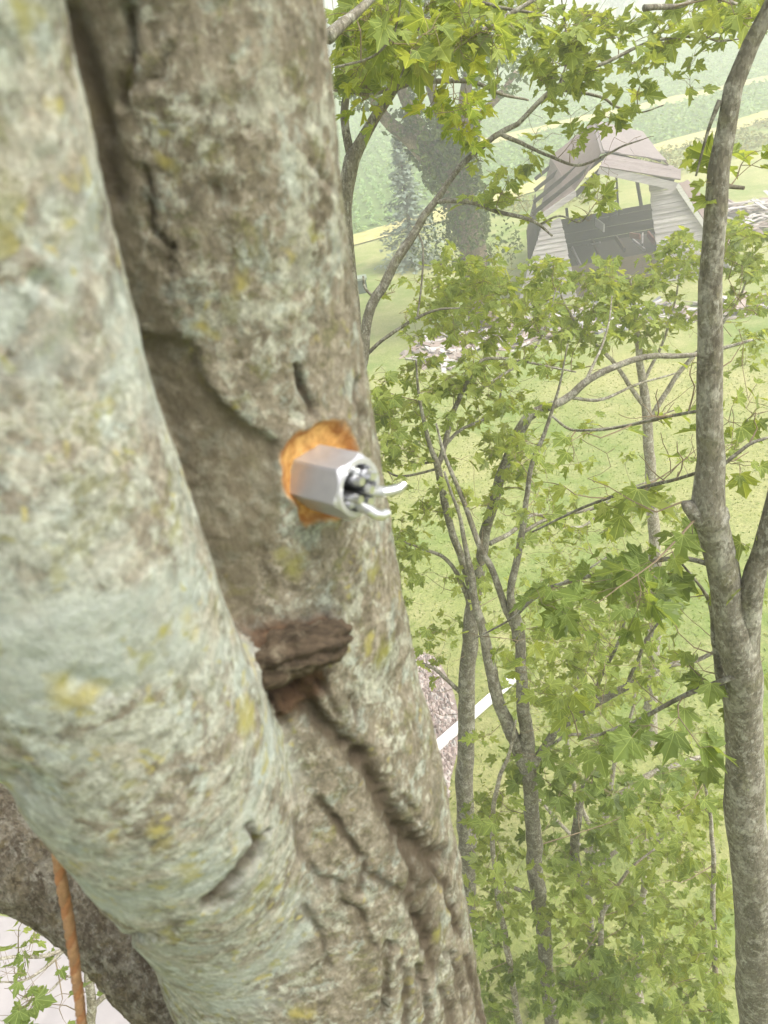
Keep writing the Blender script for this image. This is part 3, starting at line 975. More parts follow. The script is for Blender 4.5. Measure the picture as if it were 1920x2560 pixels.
# rotten stub
ds = np.minimum(capsule(TV, st_a, st_b, 0.022, 0.012), capsule(TV, st_c, st_d, 0.020, 0.014))
rot = np.clip(1 - (ds - 0.002) / 0.010, 0, 1) * np.clip((880 - PX) / 60, 0, 1) * (lichen < 0.6) * np.clip(0.95 + 0.6 * fbm(TV * 60, 3, 101), 0, 1)
disp += rot * 0.006 * fbm(TV * (60, 60, 120), 3, 111)
disp += np.where(wm & (q < 1.0), 0.0016 * fbm(TV * (150, 150, 60), 3, 121), 0)
disp *= inner
TV = TV + NN * disp[:, None]

mbase = np.array([RS[0][-1][0] + 0.05, RS[0][-1][1], 0.0])
maple = thing('maple_tree', 'big lichen-covered maple with forked trunk and a steel cable end bolted in', 'tree', tuple(mbase))
me = mesh_from('forked_trunk', TV - mbase, TQ, True)
for nm, arr in (('lichen', lichen), ('wound', wound), ('rot', rot), ('crack', crack), ('dark_bark_shade', dark_bark_shade)):
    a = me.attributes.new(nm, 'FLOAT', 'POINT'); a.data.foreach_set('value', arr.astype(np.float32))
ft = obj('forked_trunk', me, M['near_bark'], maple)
ft['label'] = 'pale lichen-spotted stem joined to a browner fissured stem'

def plain_bark_part(name, P, r, sides, parent, mat, rough=0.05, seed=1, lich=0.0):
    V, Fc = tube(P, r, sides, True, rough, seed)
    return part(name, V, Fc, mat, parent, True)
# lower trunk to the ground, and the stems going on upwards
pb, rb = RS[0][-1], RS[1][-1]
low_pts = smooth_path(np.array([(*atd(880, 2680, .935), .178), (*pb, 0.20), (pb[0] + .02, pb[1] + .01, 7.0, .22), (mbase[0], mbase[1], 3.0, .25), (mbase[0], mbase[1], 0.6, .29), (mbase[0], mbase[1], -0.15, .42)]), 60)
plain_bark_part('lower_trunk', low_pts[:, :3], low_pts[:, 3], 28, maple, M['near_bark'], 0.03, 3)
for ch, lean in ((RS, (-0.10, 0.25)), (LS, (-0.9, -0.5))):
    p0, p1 = ch[0][0], ch[0][2]
    i0 = 1
    t = unit(p0 - p1)
    zi = ch[0][:, 2]
    ic = int(np.argmin(np.abs(zi - (hi[2] + 0.004))))
    tt = (hi[2] - 0.012 - ch[0][ic][2]) / (ch[0][ic][2] - ch[0][ic + 1][2])
    pc = ch[0][ic] + (ch[0][ic] - ch[0][ic + 1]) * tt
    pts = [(*pc, ch[1][ic] * 0.97), (*(pc + t * 0.12), ch[1][0] * 0.99), (*(p0 + t * 0.8 + (lean[0] * .2, lean[1] * .2, 0)), ch[1][0] * .92), (*(p0 + t * 2.2 + (lean[0], lean[1], 0.2)), ch[1][0] * .75), (*(p0 + t * 3.6 + (lean[0] * 2.2, lean[1] * 2.2, 0.2)), ch[1][0] * .5)]
    pts = smooth_path(np.array(pts), 36)
    plain_bark_part('upper_stem', pts[:, :3], pts[:, 3], 24, maple, M['near_bark'], 0.03, 5)
# rough limb behind the fork, bottom left
lim = smooth_path(np.array(stem_px([(-420, 1880, .98, 118), (-200, 1990, .98, 118), (0, 2122, 1.0, 116), (170, 2225, 1.03, 112), (325, 2350, 1.06, 116), (462, 2500, 1.1, 128), (560, 2740, 1.12, 130), (760, 3000, 1.12, 140)])), 260)
V, Fc = tube(lim[:, :3], lim[:, 3], 64, True, 0.06, 12)
cc = np.repeat(lim[:, :3], 64, axis=0); dv = unit(V - cc)
rg = 1 - np.abs(fbm(V * (38, 38, 24), 3, 33)) * 3.0
V = V + dv * (0.0022 * fbm(V * 120, 3, 5) - 0.006 * np.clip(rg - 0.35, 0, 1))[:, None]
part('limb', V, Fc, M['limb_dark'], maple, True)

# broken dead branch stub in the fork
vdir = unit(ray(700, 1630))
sp = []
for x, y, off, r_ in ((515, 1698, .004, .0175), (570, 1680, -.004, .0165), (632, 1662, -.008, .016), (695, 1642, -.011, .0148), (764, 1618, -.013, .0142), (818, 1602, -.013, .0135), (850, 1592, -.012, .0095), (864, 1588, -.011, .004)):
    sp.append((*atd(x, y, surf_depth(x, y) + off), r_))
sp = smooth_path(np.array(sp), 70)
V, Fc = tube(sp[:, :3], np.maximum(sp[:, 3], .002), 44, True, 0.0, 1)
ctr = np.repeat(sp[:, :3], 44, axis=0); dv = unit(V - ctr)
fib = V @ unit(sp[-1, :3] - sp[0, :3])
q_ = np.column_stack([dv * 2.2, fib * 22]);
V = V + dv * (0.0035 * fbm(V * (90, 90, 90), 3, 7) + 0.004 * vnoise(np.column_stack([dv[:, 0] * 3, dv[:, 1] * 3 + dv[:, 2] * 3, fib * 16]), 15) + 0.0015 * vnoise(V * 300, 4))[:, None]
st_o = part('branch_stub', V, Fc, M['rotten'], maple, True)
st_o['label'] = 'dark brown broken branch stub'

# ------------------------------------------------------------------ cable end with hexagonal stop
nb = atd(792, 1194, surf_depth(792, 1194) + 0.004)
# axis: right and slightly down in the picture, half towards the camera
vd = unit(ray(800, 1200))
im_r = unit(RT - vd * (RT @ vd)); im_u = unit(UP - vd * (UP @ vd))
axis = unit((im_r * 0.97 - im_u * 0.235) * math.sin(math.radians(46)) - vd * math.cos(math.radians(46)))
ax_u = unit(im_u - axis * (im_u @ axis)); ax_s = np.cross(axis, ax_u)
dN = depth_of(nb)
k_mm = dN / FPX                         # metres per picture pixel at the nut
RHEX, LHEX = 84 * k_mm, 142 * k_mm
anchor = thing('cable_anchor', 'shiny steel hexagonal cable stop with splayed wire ends, set in orange bare wood', 'cable anchor', tuple(nb))
A0 = math.radians(31)
def ringp(r, z, n, a0=0.0):
    a = a0 + np.arange(n) * 2 * math.pi / n
    return nb + axis * z + r * (np.cos(a)[:, None] * ax_u + np.sin(a)[:, None] * ax_s)
# hexagonal body with a chamfered end, turned from rings of 48 points clipped to a hexagon
def hexr(n, R_, rmax):
    a = np.arange(n) * 2 * math.pi / n
    ap = R_ * math.cos(math.pi / 6)
    m = (a - A0 + math.pi / 6) % (math.pi / 3) - math.pi / 6
    return np.minimum(ap / np.cos(m), rmax)
n = 72
prof = [(-0.012, 2.0, 1), (LHEX * 0.90, 2.0, 1), (LHEX * 0.955, 0.955, 1), (LHEX, 0.88, 1), (LHEX + 0.0012, 0.84, 0), (LHEX + 0.0012, 0.70, 0), (LHEX - 0.002, 0.64, 0), (LHEX - 0.030, 0.60, 0)]
rings = []
for z, mx, hx_ in prof:
    a = np.arange(n) * 2 * math.pi / n
    r_ = hexr(n, RHEX, RHEX * mx) if hx_ else np.full(n, RHEX * mx)
    rings.append(nb + axis * z + r_[:, None] * (np.cos(a)[:, None] * ax_u + np.sin(a)[:, None] * ax_s))
V = np.vstack(rings)
Fc = [(i * n + k, i * n + (k + 1) % n, (i + 1) * n + (k + 1) % n, (i + 1) * n + k) for i in range(len(prof) - 1) for k in range(n)]
Fc = [f[::-1] for f in Fc] if np.dot(np.cross(ax_u, ax_s), axis) < 0 else Fc
Fc.append(tuple((len(prof) - 1) * n + k for k in range(n)))
part('hexagonal_body', V, Fc, M['steel'], anchor)
# seven strand ends
wr_ = RHEX * 0.16
def local(u, s, z): return nb + ax_u * u * RHEX + ax_s * s * RHEX + axis * z
rt_l = im_r - axis * (im_r @ axis)
sgn = 1 if (ax_s @ im_r) > 0 else -1
wires = [[(0.42, 0.30, LHEX - .028), (0.46, 0.30, LHEX + .002)], [(-0.44, -0.26, LHEX - .028), (-0.47, -0.26, LHEX + .002)], [(-0.36, 0.34, LHEX - .028), (-0.38, 0.38, LHEX + .004)], [(0.44, -0.30, LHEX - .028), (0.46, -0.32, LHEX + .003)],
         [(0.00, 0.0, LHEX - .028), (0.02, 0.02, LHEX + .010)],
         [(0.36, -0.05, LHEX - .028), (0.40, -0.02, LHEX + .010)],
         [(0.20, -0.36, LHEX - .028), (0.24, -0.38, LHEX + .009)],
         [(-0.22, -0.36, LHEX - .028), (-0.25, -0.40, LHEX + .010)],
         [(-0.42, 0.02, LHEX - .028), (-0.50, 0.02, LHEX + .004), (-0.66, .22, LHEX + .010), (-.70, .50, LHEX + .012), (-.62, .68, LHEX + .013)],
         [(-0.10, 0.38, LHEX - .028), (-0.08, 0.50, LHEX + .004), (-0.04, .70, LHEX + .009), (.06, .95, LHEX + .013), (.24, 1.12, LHEX + .015)],
         [(0.32, 0.34, LHEX - .028), (0.36, 0.38, LHEX + .006)]]
for w in wires:
    pts = smooth_path(np.array([local(u, s * sgn, z) for u, s, z in w]), 12)
    V, Fc = tube(pts, np.concatenate([np.full(11, wr_), [wr_ * 0.75]]), 12)
    part('wire_strand', V, Fc, M['wire'], anchor, False)

# ------------------------------------------------------------------ orange rope in front of the rough limb
rp = smooth_path(np.array([atd(126, 1960, .56), atd(138, 2080, .59), atd(152, 2190, .625), atd(176, 2330, .67), atd(192, 2450, .72), atd(205, 2560, .77), atd(225, 2750, .88), atd(300, 3200, 1.3)]), 90)
rope_end = rp[-1]
rp = np.vstack([rp[:-1], smooth_path(np.array([rope_end, (rope_end[0] + .05, rope_end[1] + .05, 6.0), (rope_end[0] + .1, rope_end[1] + .1, 0.02)]), 40)])
rope = thing('rope', 'orange and tan twisted rope hanging past the rough limb', 'rope', (rp[-1][0], rp[-1][1], 0.0))
L_ = np.concatenate([[0], np.cumsum(np.linalg.norm(np.diff(rp, axis=0), axis=1))])
Tn = unit(np.gradient(rp, axis=0)); uu = unit(np.cross(Tn, (0, 1.0, 0.2))); ww = np.cross(Tn, uu)
for s in range(3):
    u_ = np.linspace(0, L_[-1], 700) if s < 2 else np.linspace(0.0, L_[-1], 700)
    cen = np.stack([np.interp(u_, L_, rp[:, k]) for k in range(3)], 1)
    U_ = np.stack([np.interp(u_, L_, uu[:, k]) for k in range(3)], 1); W_ = np.stack([np.interp(u_, L_, ww[:, k]) for k in range(3)], 1)
    a = u_ / 0.05 * 2 * math.pi + s * 2 * math.pi / 3
    taper = np.ones_like(u_)
    P = cen + (np.cos(a)[:, None] * U_ + np.sin(a)[:, None] * W_) * 0.0016 * taper[:, None]
    V, Fc = tube(P, 0.0038 * taper, 8)
    part('strand', V, Fc, M['rope'] if s == 0 else M['rope_tan'], rope, True)

# ------------------------------------------------------------------ maple leaves
half = [(0.0, 0.0), (0.14, -0.06), (0.36, -0.07), (0.28, 0.07), (0.42, 0.17), (0.50, 0.30), (0.64, 0.40), (0.48, 0.40), (0.46, 0.50), (0.34, 0.46), (0.20, 0.42), (0.22, 0.58), (0.29, 0.66), (0.16, 0.70), (0.10, 0.84), (0.0, 1.03)]
def leaf_mesh(name, k):
    r = np.random.default_rng(k)
    h = np.array(half)
    h = h * r.uniform(0.92, 1.08, h.shape)
    h[0] = (0, 0); h[-1, 0] = 0
    pts = np.vstack([h, (h * (-1, 1))[1:-1][::-1]])
    pts[:, 0] *= r.uniform(0.9, 1.1)
    cen = np.array([[0, 0.28]])
    A_ = np.vstack([cen, pts])
    x, y = A_[:, 0], A_[:, 1]
    fold, droop = r.uniform(-0.1, 0.65), r.uniform(0.05, 0.9)
    z = fold * np.abs(x) - droop * (0.35 * y ** 2 + 0.5 * np.abs(x) ** 2) + 0.10 * np.sin(9 * x + 5 * y + k) * np.abs(x)
    V = np.column_stack([x, y - 0.0, z])
    n = len(pts)
    Fc = [(0, 1 + i, 1 + (i + 1) % n) for i in range(n)]
    return V, Fc
LEAF = [leaf_mesh('leaf', k) for k in range(14)]
LEAF_ME = {}
def leaf_me(mk, k):
    if (mk, k) not in LEAF_ME:
        me = mesh_from('leaf', LEAF[k][0], LEAF[k][1])
        at_ = me.attributes.new('luv', 'FLOAT_VECTOR', 'POINT'); at_.data.foreach_set('vector', (LEAF[k][0] * (1, 1, 0)).astype(np.float32).ravel())
        me.materials.append(M[mk])
        LEAF_ME[(mk, k)] = me
    return LEAF_ME[(mk, k)]

def limb_pts(rows, Y):
    out = []
    for i, row in enumerate(rows):
        x, y, w = row[:3]
        yy = row[3] if len(row) > 3 else (Y if np.isscalar(Y) else Y[0] + (Y[1] - Y[0]) * i / (len(rows) - 1))
        p = at(x, y, yy)
        out.append((*p, max(0.5 * w * depth_of(p) / FPX, 0.002)))
    return np.array(out)

class Tree:
    def __init__(s, name, label, trunk_rows, Y, mat='bark', ground=True, group=None, category='tree', base_shift=(0, 0)):
        P = limb_pts(trunk_rows, Y)       # given from the bottom upwards
        if ground and P[0][2] > 0.3:
            b0 = P[0]; hgt = b0[2]
            ex = [(b0[0] + base_shift[0], b0[1] + base_shift[1], -0.12, b0[3] * 1.5 + 0.02), (b0[0] + base_shift[0] * .9, b0[1] + base_shift[1] * .9, 0.25, b0[3] * 1.2 + 0.01)]
            if hgt > 2: ex.append((b0[0] + base_shift[0] * .45, b0[1] + base_shift[1] * .45, hgt * 0.5, b0[3] * 1.1))
            P = np.vstack([np.array(ex), P])
        s.base = np.array([P[0][0], P[0][1], 0.0])
        s.root = thing(name, label, category, tuple(s.base), group)
        s.mat = M[mat]
        s.S, s.R = [], []
        s.twig = Acc(); s.leaves = []
        s.limb_part('trunk', P, 14, 0.06)
    def limb_part(s, name, P, sides=9, rough=0.07):
        L = np.sum(np.linalg.norm(np.diff(P[:, :3], axis=0), axis=1))
        n = int(np.clip(L / max(np.mean(P[:, 3]) * 1.3, 0.02), 12, 150))
        q = smooth_path(P, n)
        q[:, 3] = np.maximum(q[:, 3], 0.0015)
        q[:, :3] += np.column_stack([fbm(q[:, :3] * 3 + 9 * k, 2, 5 + k) for k in range(3)]) * np.minimum(q[:, 3:4] * 0.9, 0.02) * np.clip(np.arange(n) / 4.0, 0, 1)[:, None]
        V, Fc = tube(q[:, :3], q[:, 3], sides, True, rough, random.randint(0, 99))
        part(name, V, Fc, s.mat, s.root, True)
        s.S.append(q[:, :3]); s.R.append(q[:, 3])
    def limb(s, rows, Y, name='branch'):
        P = limb_pts(rows, Y)
        s.limb_part(name, P)
        return s
    def twigs(s, blobs, bare=False):
        for bl in blobs:
            cx, cy, rx, ry, Y0, Y1, n, size = bl[:8]
            mk = bl[8] if len(bl) > 8 else 'leaf'
            per = 5
            for c_ in range(max(1, int(n / per))):
                a, rad = rng.uniform(0, 2 * math.pi), math.sqrt(rng.uniform(0, 1))
                x, y, Y = cx + math.cos(a) * rad * rx, cy + math.sin(a) * rad * ry, rng.uniform(Y0, Y1)
                tip = at(x, y, Y)
                SS = np.vstack(s.S); RR = np.concatenate(s.R)
                dv = tip - SS
                dist = np.linalg.norm(dv, axis=1) + np.where(dv[:, 2] < 0, 0.6 * -dv[:, 2], 0) + 0.25 * (SS[:, 2] < 1.0)
                i = int(np.argmin(dist + rng.uniform(0, 0.12, len(dist))))
                b_, Ln = SS[i], np.linalg.norm(tip - SS[i])
                if Ln < 0.05: tip = tip + np.array([0, 0, 0.15]); Ln = 0.15
                mid = (b_ + tip) / 2 + rng.normal(size=3) * 0.09 * Ln + np.array([0, 0, -0.06 * Ln])
                q34 = b_ * 0.2 + tip * 0.8 + rng.normal(size=3) * 0.05 * Ln
                r0 = min(0.0028 + 0.0035 * Ln, RR[i] * 0.75)
                nseg = int(np.clip(Ln / 0.07, 5, 22))
                path = smooth_path(np.array([b_, mid, q34, tip]), nseg)
                rad_ = np.linspace(r0, 0.0014, nseg)
                V, Fc = tube(path, rad_, 5 if r0 > 0.005 else 4, False)
                s.twig.add(V, Fc)
                s.S.append(path[2:]); s.R.append(rad_[2:])
                if bare: continue
                gdir = unit(tip - b_)
                for k in range(per + rng.integers(-1, 2)):
                    t = 1.0 if k == 0 else rng.uniform(max(0.0, 1 - 0.38 / max(Ln, 0.38)), 1.0)
                    j = min(int(t * (nseg - 1)), nseg - 1)
                    ap = path[j]
                    side = rng.normal(size=3) * (1, 1, 0.45)
                    dirn = unit(side + gdir * 0.7 + np.array([0, 0, 0.15]))
                    pl = rng.uniform(0.035, 0.085)
                    lb = ap + dirn * pl
                    V, Fc = tube(np.array([ap, ap + dirn * pl * 0.5 + (0, 0, 0.004), lb]), 0.0011, 3, False)
                    s.twig.add(V, Fc)
                    yv = unit(dirn * (1, 1, 0.3) + np.array([0, 0, -0.50 + rng.normal() * 0.38]))
                    up = unit(np.array([0, 0, 1.0]) + rng.normal(size=3) * 0.48)
                    zv = unit(up - yv * (up @ yv)); xv = np.cross(yv, zv)
                    s.leaves.append((lb, xv, yv, zv, size * rng.uniform(0.42, 1.08), int(rng.integers(0, 14)), mk))
        return s
    def finish(s, max_obj=300):
        if s.twig.n:
            V, Fc = s.twig.get()
            o = part('twigs', V, Fc, M['twig'], s.root); o['kind'] = 'stuff'
        if not s.leaves: return s
        sc = []
        for l in s.leaves:
            x, y, w = proj(l[0])
            vis = w > 0.1 and -20 < x < 1940 and -20 < y < 2580
            sc.append(l[4] / w if vis else -1)
        order = np.argsort(sc)[::-1]
        ind = [i for i in order[:max_obj] if sc[i] > 0]
        rest = [i for i in order if i not in set(ind)]
        for i in ind:
            p, xv, yv, zv, sz, k, mk = s.leaves[i]
            o = bpy.data.objects.new('leaf', leaf_me(mk, k))
            COL.objects.link(o)
            o.parent = s.root
            q = p - s.base
            o.matrix_local = Matrix(((xv[0] * sz, yv[0] * sz, zv[0] * sz, q[0]), (xv[1] * sz, yv[1] * sz, zv[1] * sz, q[1]), (xv[2] * sz, yv[2] * sz, zv[2] * sz, q[2]), (0, 0, 0, 1)))
        bym = {}
        for i in rest: bym.setdefault(s.leaves[i][6], []).append(s.leaves[i])
        for mk, ls in bym.items():
            A = Acc()
            for p, xv, yv, zv, sz, k, _ in ls:
                Vl, Fl = LEAF[k]
                A.add(p + sz * (Vl[:, :1] * xv + Vl[:, 1:2] * yv + Vl[:, 2:] * zv), Fl)
            V, Fc = A.get()
            o = part('foliage', V, Fc, M[mk], s.root); o['kind'] = 'stuff'
            at_ = o.data.attributes.new('luv', 'FLOAT_VECTOR', 'POINT')
            at_.data.foreach_set('vector', np.vstack([LEAF[l[5]][0] * (1, 1, 0) for l in ls]).astype(np.float32).ravel())
        return s

# --- right tree, forked, closest
t = Tree('maple_tree', 'grey maple trunk forking into two stems, with a cut knot below the upright stem', [(1912, 2700, 108), (1903, 2560, 105), (1886, 2272, 100), (1861, 2000, 93), (1857, 1847, 87), (1854, 1690, 88), (1838, 1600, 92), (1812, 1480, 78), (1788, 1352, 80), (1768, 1262, 84), (1772, 1153, 70),
     (1779, 900, 61), (1784, 725, 58), (1792, 563, 56), (1797, 442, 53), (1822, 321, 46), (1840, 223, 46), (1890, 103, 42), (1950, -30, 38), (2030, -260, 30)], 2.1)
t.limb([(1858, 1680, 70), (1868, 1560, 64), (1878, 1470, 58), (1900, 1370, 52), (1935, 1235, 48), (1975, 1080, 42), (2010, 900, 36)], [2.1, 2.0], 'stem')
t.limb([(1785, 1300, 88), (1762, 1284, 82), (1738, 1270, 62), (1718, 1260, 40), (1708, 1255, 26), (1703, 1253, 8)], 2.1, 'knot')
t.limb([(1840, 1800, 30), (1806, 1720, 26), (1790, 1620, 22), (1784, 1545, 18), (1760, 1480, 9), (1680, 1380, 5)], 2.2)
t.limb([(1800, 1420, 14), (1700, 1395, 12), (1591, 1410, 12), (1509, 1431, 11), (1425, 1452, 10), (1350, 1482, 9), (1280, 1545, 6), (1180, 1600, 4)], [2.1, 3.0])
t.limb([(1860, 470, 9), (1790, 460, 14)], 2.1)
t.limb([(1782, 1165, 9), (1690, 1200, 9), (1560, 1230, 9), (1440, 1275, 7), (1330, 1330, 5)], [2.1, 3.0])
t.limb([(1810, 1160, 10), (1870, 1110, 9), (1930, 1090, 7)], 2.1)
t.limb([(1835, 1690, 16), (1700, 1745, 12), (1600, 1800, 11), (1520, 1830, 8), (1450, 1850, 5)], [2.05, 2.4])
t.limb([(1780, 1020, 9), (1664, 1044, 8), (1601, 1057, 7), (1507, 1074, 6), (1430, 1076, 5)], [2.15, 3.0])
t.limb([(1800, 250, 14), (1770, 330, 8), (1740, 440, 5)], 2.1)
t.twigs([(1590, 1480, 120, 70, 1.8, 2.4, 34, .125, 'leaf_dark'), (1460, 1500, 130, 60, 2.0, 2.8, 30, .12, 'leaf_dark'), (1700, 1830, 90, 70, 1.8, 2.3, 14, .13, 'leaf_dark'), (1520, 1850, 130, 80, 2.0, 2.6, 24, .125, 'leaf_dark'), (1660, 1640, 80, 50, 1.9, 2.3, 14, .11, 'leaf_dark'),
         (1570, 1240, 90, 60, 2.0, 2.6, 12, .13), (1480, 1200, 120, 100, 2.2, 3.0, 16, .09), (1870, 1120, 60, 90, 2.0, 2.5, 18, .095), (1880, 960, 40, 90, 2.0, 2.5, 12, .09), (1880, 400, 30, 40, 2.0, 2.2, 4, .08), (1770, 430, 40, 40, 2.0, 2.3, 4, .07),
         (1860, 1420, 50, 60, 2.0, 2.4, 10, .10), (1400, 1650, 120, 90, 2.4, 3.0, 26, .11), (1700, 1420, 70, 50, 2.0, 2.4, 12, .11, 'leaf_dark'), (1895, 1750, 40, 140, 2.2, 2.6, 14, .10), (1720, 1010, 80, 90, 2.2, 2.8, 14, .09), (1850, 380, 60, 60, 2.1, 2.4, 0, .08), (2020, -200, 130, 120, 1.9, 2.6, 80, .10)])
t.twigs([(1850, 700, 60, 200, 2.1, 2.6, 40, 0), (1600, 1600, 180, 140, 2.2, 3, 130, 0), (1600, 1100, 180, 120, 2.2, 3, 90, 0), (1870, 1050, 60, 200, 2.1, 2.6, 40, 0)], True)
t.finish()

# --- pale-stemmed maple that bends away to the right
t = Tree('maple_tree', 'slim lichen-mottled maple beside the forked trunk, its top bending away towards the barn', [(1168, 2560, 46), (1166, 2269, 46), (1164, 2000, 45), (1163, 1847, 43), (1167, 1677, 41), (1181, 1535, 39), (1187, 1490, 30), (1206, 1386, 28), (1217, 1313, 26), (1237, 1241, 25), (1260, 1169, 26), (1280, 1108, 27), (1306, 1060, 27), (1330, 1034, 24), (1419, 994, 20), (1463, 957, 18), (1538, 919, 16), (1632, 894, 14), (1751, 885, 11), (1880, 850, 7)], 5.0)
t.limb([(1184, 1500, 22), (1156, 1402, 20), (1131, 1333, 19), (1106, 1239, 19), (1093, 1164, 17), (1075, 1113, 12), (1049, 1000, 8), (1040, 900, 5)], [5.0, 4.8])
t.limb([(1093, 1170, 15), (1112, 1110, 14), (1136, 1031, 13), (1163, 971, 12), (1196, 905, 9), (1241, 893, 8), (1295, 899, 7), (1362, 914, 6), (1440, 930, 4)], [4.9, 5.2])
t.limb([(1110, 1115, 10), (1150, 1075, 8), (1215, 1045, 8), (1245, 1010, 6), (1255, 960, 4)], [4.95, 5.2])
t.limb([(1165, 985, 7), (1240, 950, 7), (1330, 880, 6), (1370, 800, 4), (1390, 720, 3)], [5.1, 5.8])
t.limb([(1225, 1359, 13), (1269, 1338, 12), (1298, 1316, 11), (1339, 1287, 9), (1440, 1320, 7), (1500, 1290, 6)], [5.0, 5.6])
t.limb([(1175, 1520, 15), (1150, 1450, 12), (1110, 1395, 10), (1050, 1370, 7), (1000, 1350, 4)], 5.0)
t.limb([(1160, 1740, 12), (1110, 1690, 10), (1070, 1665, 9), (1020, 1650, 6)], 5.0)
t.limb([(1045, 1160, 5), (1090, 1150, 8)], 4.9)
t.limb([(1100, 1170, 7), (1000, 1190, 6), (950, 1160, 4)], 4.9)
t.limb([(1420, 993, 9), (1500, 1000, 8), (1600, 960, 6), (1700, 930, 4)], [5.0, 5.4])
t.limb([(1463, 957, 9), (1490, 900, 7), (1520, 820, 5), (1530, 740, 3)], [5.1, 6.0])
B_BLOBS = [(1150, 690, 120, 60, 5.5, 7.0, 95, .105), (1085, 800, 110, 70, 5.2, 6.8, 70, .10), (1250, 790, 150, 80, 5.2, 7.0, 120, .105), (1300, 690, 140, 50, 5.8, 7.2, 110, .105), (1130, 950, 130, 70, 4.8, 5.8, 75, .105), (1000, 1000, 90, 90, 4.8, 5.8, 60, .10), (1290, 930, 120, 90, 4.8, 5.8, 70, .11), (950, 1170, 70, 110, 4.6, 5.4, 60, .10),
          (1250, 1180, 120, 100, 4.6, 5.4, 45, .11), (1000, 1380, 80, 90, 4.6, 5.4, 40, .105), (1230, 1400, 100, 100, 4.7, 5.4, 24, .10), (1060, 1600, 60, 120, 4.8, 5.4, 34, .10)]
t.twigs([(*b_[:6], int(b_[6] * 1.9), *b_[7:]) for b_ in B_BLOBS])
t.twigs([(1100, 1150, 190, 130, 4.5, 5.6, 110, .095), (970, 1080, 80, 120, 4.6, 5.4, 60, .095), (1250, 1060, 120, 90, 4.6, 5.6, 50, .10), (1060, 1290, 140, 100, 4.6, 5.4, 70, .095), (980, 1500, 60, 140, 4.6, 5.2, 50, .095), (1380, 1150, 120, 90, 4.6, 5.6, 40, .09)])
t.twigs([(1250, 900, 220, 200, 5, 6.5, 220, 0), (1020, 1100, 100, 200, 4.8, 5.5, 160, 0), (1080, 1600, 80, 200, 4.8, 5.3, 80, 0), (1400, 1000, 150, 120, 5, 5.8, 90, 0)], True)
t.finish()

# --- leafy maple whose crown stands in front of the barn
t = Tree('maple_tree', 'bushy young maple whose leafy crown covers the foot of the barn', [(1640, 1500, 30), (1630, 1250, 28), (1615, 1050, 24), (1600, 900, 18), (1585, 780, 11), (1575, 690, 6)], 8.0, 'bark_pale')
t.limb([(1615, 1050, 14), (1700, 930, 12), (1790, 830, 9), (1850, 740, 6), (1880, 640, 4)], [8.0, 8.0])
t.limb([(1612, 1020, 13), (1530, 900, 10), (1460, 830, 8), (1410, 760, 5), (1390, 690, 3)], [8.0, 7.8])
t.limb([(1605, 960, 9), (1660, 850, 7), (1690, 740, 5), (1700, 650, 3)], [8.0, 8.4])
t.twigs([(*b_[:6], int(b_[6] * 2.0), *b_[7:]) for b_ in [(1440, 740, 140, 70, 7, 8.6, 130, .13), (1570, 700, 110, 50, 7.4, 8.8, 110, .13), (1600, 800, 130, 80, 7, 8.6, 100, .13), (1700, 640, 60, 60, 7.4, 8.8, 60, .13), (1860, 620, 70, 80, 7.4, 8.6, 100, .13), (1880, 730, 60, 70, 7.4, 8.6, 55, .13), (1440, 850, 110, 60, 7, 8, 55, .12), (1700, 790, 50, 60, 7.5, 8.4, 35, .12), (1880, 860, 40, 60, 7.4, 8.4, 25, .12)]])
t.twigs([(1600, 850, 250, 120, 7, 8.6, 110, 0)], True)
t.finish()

# --- maple with two thin stems parting low down
t = Tree('maple_tree', 'dark slender maple parting low into two thin crossing stems', [(1392, 2640, 36), (1374, 2494, 36), (1359, 2346, 37), (1342, 2198, 40), (1328, 2000, 38), (1321, 1920, 40), (1314, 1818, 34), (1308, 1733, 31), (1298, 1620, 27), (1287, 1535, 28), (1276, 1490, 20), (1285, 1434, 18), (1299, 1362, 17), (1308, 1313, 16), (1316, 1241, 13), (1323, 1193, 13), (1335, 1145, 12), (1357, 1096, 11), (1375, 1040, 9), (1400, 960, 6), (1420, 860, 4)], 4.0)
t.limb([(1322, 1940, 34), (1286, 1858, 34), (1252, 1767, 32), (1229, 1677, 30), (1206, 1580, 25), (1190, 1500, 20), (1176, 1420, 16), (1150, 1300, 10), (1110, 1180, 6)], [4.0, 4.1], 'stem')
t.limb([(1290, 1600, 18), (1257, 1494, 18), (1235, 1434, 17), (1204, 1374, 16), (1180, 1313, 14), (1148, 1229, 12), (1112, 1145, 9), (1090, 1060, 5)], [4.0, 4.2])
t.limb([(1322, 1935, 22), (1364, 1870, 21), (1405, 1820, 20), (1485, 1766, 20), (1567, 1718, 18), (1663, 1668, 15), (1750, 1648, 11), (1830, 1600, 6)], [4.0, 3.6])
t.limb([(1485, 1766, 12), (1500, 1700, 9), (1540, 1620, 8), (1565, 1540, 6), (1580, 1470, 4)], [3.85, 3.8])
t.limb([(1567, 1718, 10), (1590, 1660, 9), (1620, 1590, 7), (1700, 1490, 5)], [3.75, 3.6])
t.limb([(1310, 1330, 10), (1365, 1301, 9), (1413, 1287, 9), (1500, 1263, 8), (1580, 1220, 5), (1660, 1190, 3)], [4.0, 4.2])
t.limb([(1280, 1540, 12), (1330, 1500, 10), (1370, 1475, 8), (1440, 1440, 6), (1520, 1390, 4)], [4.0, 3.8])
t.limb([(1380, 1040, 6), (1430, 1075, 7), (1500, 1074, 6), (1590, 1058, 5), (1700, 1020, 3)], [4.0, 4.1])
t.limb([(1345, 2240, 12), (1290, 2220, 10), (1262, 2205, 6)], 4.0)
t.limb([(1364, 1880, 8), (1420, 1840, 8), (1500, 1835, 6), (1560, 1810, 4)], 3.9)
